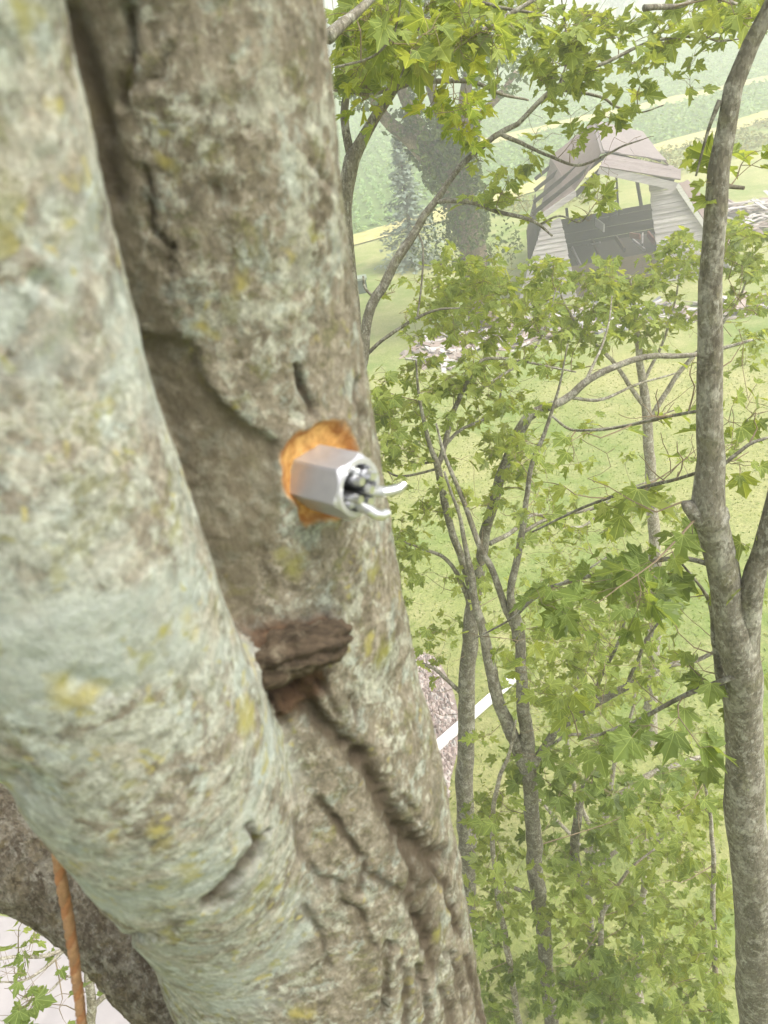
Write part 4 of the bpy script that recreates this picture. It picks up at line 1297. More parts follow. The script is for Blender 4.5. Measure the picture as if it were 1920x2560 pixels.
t.twigs([(1300, 1330, 130, 110, 3.8, 4.5, 36, .105), (1400, 1130, 120, 100, 3.8, 4.6, 30, .10), (1460, 1560, 160, 110, 3.4, 4.2, 80, .11), (1600, 1620, 140, 120, 3.2, 3.9, 60, .115), (1300, 1640, 90, 110, 3.8, 4.4, 36, .10), (1430, 1740, 120, 80, 3.4, 4.2, 50, .115), (1560, 1930, 150, 90, 3.2, 4.2, 110, .13, 'leaf_dark'), (1400, 1950, 110, 90, 3.5, 4.3, 90, .13, 'leaf_dark'), (1600, 1480, 110, 80, 2.9, 3.6, 40, .13, 'leaf_dark'), (1230, 1900, 80, 120, 3.8, 4.6, 40, .11), (1420, 1350, 150, 90, 3.7, 4.4, 36, .10)])
t.twigs([(1480, 1450, 200, 250, 3.5, 4.5, 230, 0), (1450, 1850, 200, 120, 3.4, 4.2, 110, 0), (1280, 1250, 180, 180, 3.7, 4.6, 120, 0)], True)
t.finish()

# --- pale branching tree further down the slope of leaves
t = Tree('maple_tree', 'pale spreading maple low behind the crossing stems, with light branches reaching to the forked trunk', [(1500, 2420, 26), (1490, 2250, 25), (1485, 2120, 24), (1500, 2060, 22), (1540, 2000, 18), (1581, 1960, 16), (1650, 1925, 14), (1717, 1903, 12), (1813, 1883, 9), (1900, 1850, 5)], 6.0, 'bark_pale')
t.limb([(1490, 2100, 14), (1440, 1980, 11), (1420, 1850, 9), (1440, 1720, 7), (1470, 1600, 5), (1490, 1480, 3)], [6.0, 6.2])
t.limb([(1520, 2030, 12), (1540, 1900, 10), (1580, 1780, 8), (1600, 1650, 6), (1640, 1520, 4)], [6.0, 6.4])
t.limb([(1486, 2180, 12), (1560, 2110, 10), (1640, 2090, 8), (1720, 2040, 5)], [6.0, 5.8])
t.limb([(1487, 2150, 10), (1400, 2060, 9), (1340, 1990, 7), (1270, 1900, 4)], [6.0, 6.2])
t.twigs([(1470, 1500, 170, 110, 5.6, 7, 150, .115), (1640, 1540, 130, 130, 5.6, 7, 130, .115), (1480, 1680, 180, 90, 5.4, 6.6, 130, .115), (1650, 1760, 150, 110, 5.4, 6.6, 130, .115), (1560, 1900, 170, 90, 5.4, 6.4, 110, .12), (1330, 1780, 110, 130, 5.4, 6.4, 90, .115), (1660, 1330, 130, 90, 5.8, 7, 60, .11), (1720, 1980, 100, 90, 5.4, 6.2, 60, .12), (1260, 1600, 110, 100, 5.6, 6.6, 70, .11), (1880, 1650, 40, 250, 5.6, 6.6, 60, .115), (1400, 1290, 200, 90, 5.8, 7, 60, .11), (1700, 1160, 160, 90, 5.8, 7, 40, .11)])
t.twigs([(1560, 1600, 260, 250, 5.6, 6.8, 260, 0), (1620, 2000, 180, 130, 5.5, 6.2, 130, 0)], True)
t.finish()

# --- undergrowth saplings
SAP = [('thin pale sapling rising just beside the two crossing stems', [(1306, 2620, 17), (1298, 2558, 17), (1273, 2395, 16), (1253, 2277, 15), (1236, 2148, 13), (1231, 2040, 12), (1246, 1960, 11), (1275, 1875, 8), (1290, 1800, 5)], 3.9,
        [(1200, 2420, 90, 120, 3.4, 4.2, 80, .13, 'leaf_dark'), (1260, 2220, 90, 110, 3.5, 4.3, 80, .125), (1260, 2050, 80, 80, 3.6, 4.3, 45, .12)], 'bark_pale'),
       ('straight broken-topped sapling standing alone among low leaves', [(1498, 2620, 15), (1498, 2558, 15), (1500, 2445, 14), (1503, 2346, 14), (1512, 2275, 13), (1554, 2198, 9), (1584, 2163, 7), (1640, 2120, 4)], 3.4,
        [(1480, 2450, 130, 110, 3.0, 3.9, 120, .135, 'leaf_dark'), (1560, 2230, 130, 100, 3.1, 4.0, 80, .13), (1420, 2250, 100, 110, 3.2, 4.0, 80, .13)], 'bark_pale'),
       ('white-barked thin sapling close beside the forked grey trunk', [(1806, 2640, 14), (1797, 2519, 14), (1787, 2420, 14), (1782, 2296, 13), (1784, 2198, 12), (1777, 2064, 10), (1768, 1980, 7), (1750, 1900, 4)], 3.0,
        [(1720, 2420, 110, 120, 2.8, 3.6, 110, .125), (1720, 2200, 100, 110, 2.9, 3.7, 75, .12), (1700, 2020, 110, 90, 2.8, 3.6, 60, .12)], 'bark_pale'),
       ('dark leaning sapling half hidden by broad leaves', [(1490, 2460, 18), (1465, 2222, 22), (1441, 2148, 24), (1446, 2030, 20), (1470, 1930, 10), (1490, 1860, 5)], 4.6,
        [(1440, 2120, 110, 100, 4.2, 4.8, 70, .135, 'leaf_dark'), (1340, 2480, 90, 90, 4.2, 5.0, 50, .14, 'leaf_dark')], 'bark'),
       ('crooked pale sapling leaning over the yellow grass', [(1595, 2460, 20), (1599, 2346, 18), (1609, 2247, 17), (1612, 2163, 14), (1650, 2100, 10), (1700, 2030, 6)], 4.4,
        [(1620, 2080, 120, 90, 4.0, 4.8, 60, .13), (1620, 2420, 110, 110, 4.0, 4.8, 80, .14)], 'bark_pale')]
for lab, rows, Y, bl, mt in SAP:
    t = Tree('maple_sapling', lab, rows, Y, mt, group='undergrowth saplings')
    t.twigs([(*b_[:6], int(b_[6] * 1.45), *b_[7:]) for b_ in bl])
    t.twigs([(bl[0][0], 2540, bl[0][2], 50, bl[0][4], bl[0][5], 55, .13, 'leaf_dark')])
    t.twigs([(bl[0][0], bl[0][1], bl[0][2], bl[0][3], bl[0][4], bl[0][5], 60, 0)], True)
    t.finish()

# --- stem forking behind the big trunk, upper left
t = Tree('maple_tree', 'smooth grey maple forking just behind the big trunk, with leaves overhead', [(905, 1100, 46), (884, 800, 44), (868, 620, 42), (866, 520, 40), (876, 430, 40), (884, 385, 40), (905, 352, 30), (939, 300, 27), (968, 258, 25), (993, 217, 24), (1030, 155, 22), (1073, 134, 20), (1182, 90, 18), (1265, 47, 14), (1340, 0, 9)], 4.0, 'bark')
t.limb([(880, 400, 26), (868, 330, 22), (864, 271, 20), (880, 200, 16), (915, 120, 12), (940, 40, 8), (950, -40, 5)], [4.0, 4.2], 'stem')
t.limb([(990, 222, 12), (1050, 205, 12), (1109, 203, 12), (1182, 206, 11), (1254, 235, 8), (1320, 250, 5)], [4.0, 4.2])
t.limb([(985, 222, 9), (930, 238, 8), (880, 232, 8), (835, 225, 7)], [4.0, 3.6])
t.limb([(820, 95, 34), (870, 55, 26), (915, 10, 20), (960, -40, 14)], [2.6, 2.8])
t.limb([(840, 168, 6), (910, 150, 6), (950, 128, 6), (985, 85, 5), (1000, 20, 4), (1005, -40, 3)], [3.0, 3.0])
t.limb([(1000, 195, 5), (1030, 120, 5), (1050, 60, 4), (1070, -20, 3)], [3.2, 3.2])
t.twigs([(960, 50, 150, 70, 2.8, 4.2, 110, .10), (1110, 60, 130, 70, 3.0, 4.4, 90, .105, 'leaf'), (1040, 110, 150, 80, 3.0, 4.4, 60, .10, 'leaf_yellow'), (900, 180, 70, 70, 3.0, 4.2, 60, .10), (1000, 150, 120, 70, 3.2, 4.4, 60, .10), (1120, 250, 70, 60, 3.2, 4.2, 35, .10, 'leaf_yellow'), (1230, 90, 100, 60, 3.0, 4.4, 60, .10), (930, 260, 60, 30, 3.4, 4, 14, .09, 'leaf_yellow'), (1060, 130, 50, 40, 3.0, 3.6, 18, .10, 'leaf_yellow'), (1150, 330, 50, 50, 3.6, 4.2, 24, .10, 'leaf_yellow')])
t.twigs([(1000, -130, 220, 80, 3.2, 4.6, 120, .105), (1000, 120, 180, 110, 3, 4.4, 0, .1)])
t.twigs([(1000, 120, 180, 110, 3, 4.4, 90, 0)], True)
t.finish()

# --- leaning branchy stem crossing to the right
t = Tree('maple_tree', 'thin leaning maple crossing before the ivy-clad tree and arching over the barn', [(900, 1200, 34), (884, 1010, 30), (900, 930, 28), (914, 872, 26), (920, 811, 25), (935, 751, 25), (959, 715, 24), (993, 649, 24), (1029, 591, 22), (1068, 531, 19), (1095, 501, 17), (1138, 437, 15), (1167, 401, 14), (1211, 361, 14), (1254, 329, 14), (1297, 307, 13), (1326, 275, 12), (1370, 231, 11), (1412, 203, 10), (1487, 168, 9), (1522, 155, 9), (1590, 120, 8), (1649, 100, 7), (1749, 88, 6), (1797, 103, 5), (1860, 95, 3)], 5.2)
t.limb([(1090, 505, 12), (1130, 502, 12), (1190, 508, 12), (1250, 529, 11), (1302, 542, 10), (1343, 560, 8), (1380, 590, 5)], [5.2, 5.0])
t.limb([(1250, 333, 12), (1290, 352, 11), (1330, 372, 9), (1371, 390, 8), (1444, 412, 7), (1515, 386, 6), (1557, 364, 5), (1609, 347, 3)], [5.2, 5.0])
t.limb([(912, 890, 10), (965, 845, 9), (1041, 796, 8), (1095, 775, 6), (1149, 771, 4)], [5.2, 5.0])
t.limb([(1042, 575, 4), (1057, 620, 5), (1055, 700, 5), (1043, 793, 5)], [5.2, 5.05])
t.limb([(1380, 225, 7), (1450, 230, 7), (1510, 245, 7), (1540, 265, 6), (1600, 280, 4), (1660, 262, 3)], [5.2, 5.0])
t.limb([(1400, 205, 6), (1418, 150, 5), (1415, 80, 5), (1405, 0, 4)], 5.2)
t.limb([(935, 745, 8), (912, 718, 7), (908, 690, 5)], 5.2)
t.limb([(1350, 560, 5), (1400, 540, 5), (1450, 555, 4), (1480, 520, 3)], [5.1, 5.0])
t.limb([(1610, 20, 16), (1700, 15, 12), (1760, -10, 10), (1840, 10, 8)], [4.0, 4.2])
t.limb([(1370, 40, 6), (1250, 20, 8), (1160, -10, 9)], [4.0, 4.2])
t.twigs([(1300, 50, 110, 60, 4.6, 5.6, 50, .115), (1450, 60, 110, 70, 4.6, 5.8, 75, .12), (1400, 180, 110, 70, 4.8, 5.8, 60, .12), (1540, 170, 100, 60, 4.8, 5.6, 55, .12), (1640, 60, 110, 50, 4.4, 5.6, 60, .12), (1790, 30, 100, 50, 4.2, 5.4, 60, .12), (1860, 20, 60, 60, 3.6, 4.6, 40, .11), (1690, 180, 70, 50, 4.8, 5.6, 24, .11), (1500, 310, 110, 40, 4.8, 5.4, 18, .11), (1280, 400, 80, 50, 4.9, 5.4, 22, .11), (1310, 480, 70, 50, 4.9, 5.4, 20, .11), (1470, 490, 60, 50, 4.9, 5.3, 22, .11), (1200, 470, 50, 60, 4.9, 5.4, 12, .10), (1000, 740, 60, 60, 5.0, 5.6, 10, .08), (1350, 290, 90, 40, 4.9, 5.5, 18, .11), (1790, 130, 60, 60, 4.6, 5.4, 12, .11), (1180, 390, 50, 50, 5, 5.4, 14, .11, 'leaf_yellow')])
t.twigs([(1520, -90, 260, 70, 4.6, 5.8, 110, .115)])
t.twigs([(1380, 380, 180, 160, 4.9, 5.4, 120, 0), (1000, 720, 90, 70, 5, 5.5, 20, 0), (1560, 300, 120, 60, 4.9, 5.4, 20, 0)], True)
t.finish()

# --- twiggy maple below, at the foot of the big trunk
t = Tree('maple_sapling', 'twiggy grey sapling in front of the white tarp', [(240, 2640, 26), (228, 2560, 24), (224, 2440, 21), (232, 2380, 18), (240, 2300, 12), (246, 2200, 8)], 2.6, 'bark_pale', group='undergrowth saplings')
t.limb([(228, 2520, 14), (262, 2490, 13), (310, 2470, 11), (340, 2450, 7)], 2.6)
t.limb([(236, 2370, 10), (160, 2375, 12), (100, 2390, 10), (30, 2392, 8), (-60, 2410, 6)], [2.6, 2.5])
t.limb([(160, 2375, 8), (110, 2420, 8), (60, 2450, 6), (0, 2455, 4)], [2.55, 2.4])
t.limb([(225, 2470, 7), (170, 2440, 6), (120, 2480, 5), (50, 2500, 3)], [2.6, 2.4])
t.twigs([(70, 2330, 90, 60, 2.2, 2.8, 18, .10), (40, 2470, 60, 80, 2.0, 2.6, 20, .11, 'leaf_dark'), (110, 2560, 110, 40, 2.0, 2.6, 24, .12, 'leaf_dark'), (270, 2420, 50, 60, 2.4, 2.7, 8, .07)])
t.twigs([(110, 2420, 130, 120, 2.2, 2.8, 70, 0), (280, 2440, 50, 60, 2.4, 2.7, 16, 0)], True)
t.finish()

# ------------------------------------------------------------------ ivy-clad tree near the barn
ivb = gnd(1212, 815)
YI = float(ivb[1])
t = Tree('ivy_clad_tree', 'large ivy-clad tree with spreading limbs standing left of the ruined barn', [(1212, 815, 82), (1203, 760, 70), (1193, 680, 64), (1178, 600, 66), (1158, 520, 72), (1135, 440, 80), (1120, 390, 70)], YI, 'bark_far', True)
IV = [[(1140, 460, 50), (1080, 410, 44), (1020, 345, 36), (965, 300, 30), (930, 240, 24), (900, 170, 18)],
      [(1125, 430, 48), (1070, 360, 40), (1035, 300, 32), (1010, 240, 28), (985, 170, 22), (975, 90, 16)],
      [(1120, 420, 46), (1112, 340, 38), (1098, 280, 32), (1075, 210, 26), (1060, 130, 20), (1050, 50, 14)],
      [(1145, 450, 50), (1155, 360, 44), (1160, 290, 38), (1165, 220, 30), (1180, 140, 24), (1200, 60, 16)],
      [(1160, 350, 24), (1200, 290, 20), (1250, 240, 16), (1290, 180, 12)]]
for rows in IV: t.limb(rows, [YI, YI + rng.uniform(-1, 1.5)])
def cloud(spec):
    C, Nn, Sz = [], [], []
    for x, y, rx, ry, Y, dY, n, sz in spec:
        a = rng.uniform(0, 2 * math.pi, n); rad = np.sqrt(rng.uniform(0, 1, n))
        for k in range(n):
            p = at(x + math.cos(a[k]) * rad[k] * rx, y + math.sin(a[k]) * rad[k] * ry, Y + rng.normal() * dY)
            C.append(p); Sz.append(sz * rng.uniform(0.6, 1.3))
    C = np.array(C)
    # keep clumps: thin out by noise so gaps show
    keep = vnoise(C * 1.1, 13) + 0.5 * vnoise(C * 3.1, 14) > -0.28
    C = C[keep]; Sz = np.array(Sz)[keep]
    return C, unit(rng.normal(size=C.shape) * 0.6 + (0, -0.35, 0.6)), Sz
spec = [(1170, 560, 55, 70, YI, .5, 1300, .09), (1130, 430, 75, 70, YI, .7, 2000, .09), (1085, 380, 65, 55, YI, .7, 1100, .09), (1050, 340, 50, 55, YI, .6, 700, .09), (1155, 350, 45, 70, YI, .6, 800, .09), (1110, 310, 35, 60, YI, .6, 500, .09), (1000, 310, 50, 40, YI, .6, 300, .09), (1030, 270, 30, 60, YI, .6, 260, .09), (1160, 490, 60, 60, YI, .6, 900, .09), (1190, 640, 45, 40, YI, .5, 260, .08), (1230, 600, 70, 70, YI, .7, 260, .08), (1090, 640, 70, 50, YI, .8, 260, .08), (1110, 560, 60, 50, YI, .7, 300, .08), (1270, 620, 40, 40, YI, .7, 90, .08)]
C, Nn, Sz = cloud(spec)
V, Fq = leaf_cards(C, Nn, Sz, rng)
o = part('ivy', V, Fq, M['ivy'], t.root); o['kind'] = 'stuff'
spec = [(960, 120, 130, 100, YI, 2, 1300, .11), (1100, 90, 150, 100, YI, 2, 1500, .11), (1240, 80, 120, 90, YI + 1, 2, 1100, .11), (1230, 200, 90, 50, YI, 1.5, 350, .11), (900, 220, 70, 60, YI, 1.5, 400, .11), (1330, 120, 70, 70, YI, 1.5, 300, .11), (1020, -60, 250, 80, YI, 2, 900, .12)]
C, Nn, Sz = cloud(spec)
V, Fq = leaf_cards(C, Nn, Sz, rng)
o = part('crown', V, Fq, M['far_leaf'], t.root); o['kind'] = 'stuff'
t.finish()

# ------------------------------------------------------------------ blue spruce
sb = gnd(1035, 660)
YS = float(sb[1])
top = at(985, 330, YS)
hS = float(top[2])
spr = thing('spruce_tree', 'small blue-green spruce with layered boughs at the edge of the lawn', 'tree', (sb[0], sb[1], 0))
V, Fc = tube(smooth_path(np.array([(sb[0], sb[1], -0.1), (sb[0], sb[1], hS * .5), (sb[0], sb[1], hS)]), 12), np.linspace(0.13, 0.02, 12), 8)
part('trunk', V, Fc, M['bark_far'], spr, True)
C, Nn, Sz = [], [], []
for z in np.arange(0.3, hS, 0.17):
    rad = (hS - z) / hS * 1.75 + 0.12
    for k in range(int(7 + rad * 5)):
        a = rng.uniform(0, 2 * math.pi); rl = rad * rng.uniform(0.75, 1.1)
        for u_ in np.linspace(0.2, 1, 7):
            C.append((sb[0] + math.cos(a) * rl * u_ + rng.normal() * .05, sb[1] + math.sin(a) * rl * u_ + rng.normal() * .05, z - 0.22 * u_ * rl + rng.normal() * .04 + 0.12 * u_ ** 3))
            Sz.append(0.13); Nn.append((math.cos(a) * .35 + rng.normal() * .3, math.sin(a) * .35 + rng.normal() * .3, 1))
V, Fq = leaf_cards(np.array(C), unit(np.array(Nn)), np.array(Sz), rng, 1.2, 0.1)
o = part('boughs', V, Fq, M['spruce'], spr); o['kind'] = 'stuff'

# ------------------------------------------------------------------ distant trees
FAR = [(-14, 118, 11, 'broad distant tree at the far left of the field edge'), (2, 150, 12, 'round distant tree behind the ivy-clad crown'), (20, 165, 13, 'tall distant tree behind the leaning stem'), (40, 180, 12, 'low spreading distant tree on the field horizon'), (62, 175, 14, 'largest distant tree beyond the crop field'), (85, 190, 12, 'distant tree beside the far wood'), (-30, 130, 12, 'dense distant tree hidden behind the trunk')]
for x, y, h, lab in FAR:
    z0 = float(terrain(x, y))
    ft_ = thing('distant_tree', lab, 'tree', (x, y, z0), 'trees beyond the field')
    V, Fc = tube(np.array([(x, y, z0 - .3), (x, y, z0 + h * .3), (x, y, z0 + h * .7)]), [.4, .3, .12], 8)
    part('trunk', V, Fc, M['bark_far'], ft_, True)
    n = 1500
    d = unit(rng.normal(size=(n, 3))) * rng.uniform(0.35, 1, (n, 1)) ** 0.5
    C = np.array([x, y, z0 + h * .6]) + d * (h * .42, h * .42, h * .42)
    C += fbm(d * 3 + x, 2, 3)[:, None] * d * 1.6
    V, Fq = leaf_cards(C, unit(d + rng.normal(size=d.shape) * .5), rng.uniform(.3, .6, n), rng)
    o = part('crown', V, Fq, M['far_leaf'], ft_); o['kind'] = 'stuff'

# ------------------------------------------------------------------ the ruined barn
YB = 29.0
def fb(x, y, Y=YB): return at(x, y, Y)
bc = fb(1540, 600); bc[2] = 0
barn = thing('barn', 'ruined grey board barn with sagging broken roof and a wide open front', 'barn', (bc[0], bc[1], 0))

def wall_part(name, poly_xz, Y, mat, plank=0.17, thick=0.03, parent=barn):
    """a wall of horizontal planks clipped to a polygon in x,z"""
    w = bpy.data.objects.new(name, None); COL.objects.link(w); w.parent = parent; w.empty_display_size = .1
    poly = np.array(poly_xz)
    z = poly[:, 1].min()
    while z < poly[:, 1].max() - 0.02:
        def span(zz):
            xsn = []
            for i in range(len(poly)):
                a, b_ = poly[i], poly[(i + 1) % len(poly)]
                if (a[1] - zz) * (b_[1] - zz) <= 0 and abs(a[1] - b_[1]) > 1e-6:
                    xsn.append(a[0] + (b_[0] - a[0]) * (zz - a[1]) / (b_[1] - a[1]))
            return (min(xsn), max(xsn)) if len(xsn) >= 2 else None
        s0, s1 = span(z + 0.004), span(min(z + plank - 0.008, poly[:, 1].max() - 0.004))
        if s0 and s1:
            j = rng.normal() * 0.012
            tl = rng.normal() * 0.006
            yf = Y + rng.normal() * 0.006
            xa0, xb0, xa1, xb1 = s0[0] + rng.uniform(-.03, .02), s0[1] + rng.uniform(-.02, .03), s1[0] + rng.uniform(-.03, .02), s1[1] + rng.uniform(-.02, .03)
            z0, z1 = z, z + plank - 0.012
            Vp = [(xa0, yf - .02, z0), (xb0, yf - .02, z0 + tl), (xb1, yf + .008, z1 + tl), (xa1, yf + .008, z1)]
            Vp = np.array([(a, b_, c) for a, b_, c in Vp] + [(a, b_ + thick, c) for a, b_, c in Vp])
            obj('plank', mesh_from('plank', Vp - np.array(barn.location), [(0, 1, 2, 3), (7, 6, 5, 4), (4, 5, 1, 0), (5, 6, 2, 1), (6, 7, 3, 2), (7, 4, 0, 3)]), mat, w)
        z += plank
    return w

def xz(x, y, Y=YB):
    p = fb(x, y, Y); return np.array([p[0], p[2]])
def ext(a, b_, z):                     # carry the line a->b on to height z
    a, b_ = np.array(a), np.array(b_)
    return a + (b_ - a) * (z - a[1]) / (b_[1] - a[1])
# left front wall
a0, a1, b0, b1 = xz(1356, 560), xz(1312, 700), xz(1402, 545), xz(1432, 690)
wl = wall_part('front_wall', [ext(a0, a1, 0.0), ext(b0, b1, 0.0), b0, a0], YB, M['siding'])
# right front wall
c0, c1, d0, d1, d2 = xz(1622, 452), xz(1650, 690), xz(1692, 462), xz(1768, 575), xz(1850, 690)
wr2 = wall_part('front_wall', [ext(c0, c1, 0.0), ext(d1, d2, 0.0), d1, d0, c0], YB, M['siding'])
# brown boarding below the opening
e0, e1 = xz(1437, 682), xz(1646, 618)
zl = min(e0[1], e1[1]) + 0.05
wlow = wall_part('lower_boarding', [(ext(b0, b1, 0.0)[0], 0.0), (ext(c0, c1, 0.0)[0], 0.0), (ext(c0, c1, zl)[0], zl), (ext(b0, b1, zl)[0], zl)], YB + 0.06, M['old_brown'], 0.24)
# back wall stands only chest high, side walls
bx0, bx1 = xz(1352, 560, 35)[0] - .2, xz(1690, 470, 35)[0] + .3
zb = float(at(1510, 540, 35)[2])
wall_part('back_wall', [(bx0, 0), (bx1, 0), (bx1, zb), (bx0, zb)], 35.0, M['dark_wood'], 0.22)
def side_wall(name, x0, y0, x1, y1, z1, mat):
    w = bpy.data.objects.new(name, None); COL.objects.link(w); w.parent = barn
    z = 0
    while z < z1:
        V, Fc = beam((x0, y0 + .05, z + .1), (x1, y1 - .05, z + .1 + rng.normal() * .01), .03, .19)
        obj('plank', mesh_from('plank', V - np.array(barn.location), Fc), mat, w)
        z += 0.2
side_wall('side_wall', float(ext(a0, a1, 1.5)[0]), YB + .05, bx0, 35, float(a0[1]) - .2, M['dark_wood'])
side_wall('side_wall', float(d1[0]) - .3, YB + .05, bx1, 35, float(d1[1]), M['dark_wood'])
# floor of the loft
q = [(ext(b0, b1, 1)[0] - 1.2, YB + .2, zb - 1.1), (ext(c0, c1, 1)[0] + 1.5, YB + .2, zb - 1.1), (bx1 - .2, 34.8, zb - 1.1), (bx0 + .2, 34.8, zb - 1.1)]
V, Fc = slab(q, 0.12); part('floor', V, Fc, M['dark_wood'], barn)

def roof(name, quad, mat, nsheet, thick=0.04, sag=0.05):
    """roof plane of overlapping sheets; quad = ridge_back, ridge_front, eave_front, eave_back"""
    rp_ = bpy.data.objects.new(name, None); COL.objects.link(rp_); rp_.parent = barn
    A_, B_, C_, D_ = [np.array(p, float) for p in quad]
    nrm = unit(np.cross(B_ - A_, D_ - A_))
    if nrm[2] < 0: nrm = -nrm
    for k in range(nsheet):
        t0, t1 = k / nsheet, (k + 1) / nsheet + 0.02
        p0, p1, p2, p3 = A_ + (D_ - A_) * t0, B_ + (C_ - B_) * t0, B_ + (C_ - B_) * t1, A_ + (D_ - A_) * t1
        nseg = 5
        V = []
        lift = rng.normal() * 0.012 + (nsheet - k) * 0.010
        jag = rng.normal() * 0.10
        for i in range(nseg + 1):
            u_ = i / nseg
            dz = -sag * math.sin(math.pi * u_) + rng.normal() * 0.01
            for pa, pb_ in ((p0, p1), (p3, p2)):
                V.append(pa + (pb_ - pa) * (u_ * (1 + jag * 0.05)) + nrm * lift + np.array([0, 0, dz]))
        V = np.array(V); m = len(V)
        V = np.vstack([V, V - nrm * thick])
        Fc = []
        for i in range(nseg):
            a, b_, c_, d_ = 2 * i, 2 * i + 1, 2 * i + 3, 2 * i + 2
            Fc += [(a, b_, c_, d_), (d_ + m, c_ + m, b_ + m, a + m), (b_, b_ + m, c_ + m, c_), (a, d_, d_ + m, a + m)]
        Fc += [(0, m, m + 1, 1), (2 * nseg, 2 * nseg + 1, 2 * nseg + 1 + m, 2 * nseg + m)]
        obj('roof_sheet', mesh_from('roof_sheet', V - np.array(barn.location), Fc), mat, rp_)
    return rp_
roof('roof_slope', [fb(1488, 305, 36), fb(1508, 379, 29.1), fb(1663, 402, 29.1), fb(1604, 328, 36)], M['grey_roof'], 4)
roof('roof_slope', [fb(1604, 328, 36), fb(1663, 402, 29.1), fb(1672, 410, 29.1), fb(1645, 380, 35.5)], M['rust_roof'], 1)
roof('roof_slope', [fb(1482, 307, 36), fb(1504, 383, 29.1), fb(1436, 476, 29.1), fb(1378, 392, 36)], M['rust_roof'], 4)
roof('roof_slope', [fb(1378, 392, 36), fb(1436, 476, 29.1), fb(1356, 530, 28.95), fb(1352, 520, 35.5)], M['rust_roof'], 3)
roof('broken_eave', [fb(1520, 386, 29.1), fb(1502, 407, 28.7), fb(1674, 424, 28.7), fb(1682, 416, 29.2)], M['grey_roof'], 1, 0.05, 0.0)
roof('broken_eave', [fb(1513, 397, 28.8), fb(1498, 417, 28.45), fb(1697, 450, 28.45), fb(1697, 422, 28.8)], M['grey_roof'], 2, 0.05, 0.0)
roof('lean_to_roof', [fb(1718, 450, 32.5), fb(1694, 456, 29.05), fb(1858, 690, 29.05), fb(1900, 650, 32.5)], M['rust_roof'], 3)
# fascia, trim, rafters
def bpart(name, a, b_, w, h, mat):
    V, Fc = beam(a, b_, w, h); return part(name, V, Fc, mat, barn)
bpart('fascia', fb(1497, 424, 28.5), fb(1690, 466, 28.5), .06, .26, M['siding'])
bpart('fascia', fb(1502, 425, 28.9), fb(1438, 488, 28.9), .06, .18, M['dark_wood'])
bpart('fascia', fb(1440, 482, 28.9), fb(1360, 538, 28.85), .06, .20, M['siding'])
bpart('corner_trim', fb(1692, 462, 28.92), fb(1852, 700, 28.92), .06, .16, M['trim'])
bpart('ridge_cap', fb(1486, 309, 36), fb(1508, 383, 29.0), .14, .05, M['grey_roof'])
for k in range(4):
    t_ = k / 3
    a = fb(1484 + 20 * (1 - t_), 318 + 66 * (1 - t_), 29.5 + 6 * t_) - (0, 0, .15)
    bpart('rafter', a, a + np.array([-2.6, 0, -1.5]), .08, .14, M['dark_wood'])
    bpart('rafter', a, a + np.array([2.7, 0, -1.2]), .08, .14, M['dark_wood'])
# ladder and posts against the open back
lad = bpy.data.objects.new('ladder', None); COL.objects.link(lad); lad.parent = barn
YL = 34.2
la0, la1, lb0, lb1 = fb(1521, 455, YL), fb(1526, 550, YL), fb(1541, 442, YL), fb(1547, 540, YL)
def lpart(name, a, b_, w, h, mat=M['dark_wood']):
    V, Fc = beam(a, b_, w, h, (0, 1, 0)); obj(name, mesh_from(name, V - np.array(barn.location), Fc), mat, lad)
lpart('rail', la0, la1, .07, .05); lpart('rail', lb0, lb1, .07, .05)
for k in range(6):
    t_ = 0.08 + k * 0.17
    lpart('rung', la0 + (la1 - la0) * t_, lb0 + (lb1 - lb0) * t_, .04, .04)
bpart('post', fb(1592, 450, 34.4), fb(1604, 520, 34.4), .12, .12, M['dark_wood'])
bpart('post', fb(1416, 520, 34.2), fb(1421, 565, 34.2), .10, .10, M['dark_wood'])
# fallen timbers inside
for (x0, y0, x1, y1, w, mt) in ((1430, 620, 1455, 672, .16, 'siding'), (1480, 600, 1505, 655, .14, 'old_brown'), (1540, 594, 1562, 625, .2, 'old_brown'), (1582, 600, 1612, 625, .12, 'siding'), (1607, 585, 1606, 612, .12, 'siding'), (1620, 585, 1636, 605, .25, 'red_wood'), (1575, 588, 1600, 592, .2, 'red_wood'), (1470, 612, 1500, 606, .06, 'siding'), (1490, 555, 1510, 570, .3, 'trim')):
    bpart('fallen_timber', fb(x0, y0, 31.5), fb(x1, y1, 30.5), .06, w, M[mt])

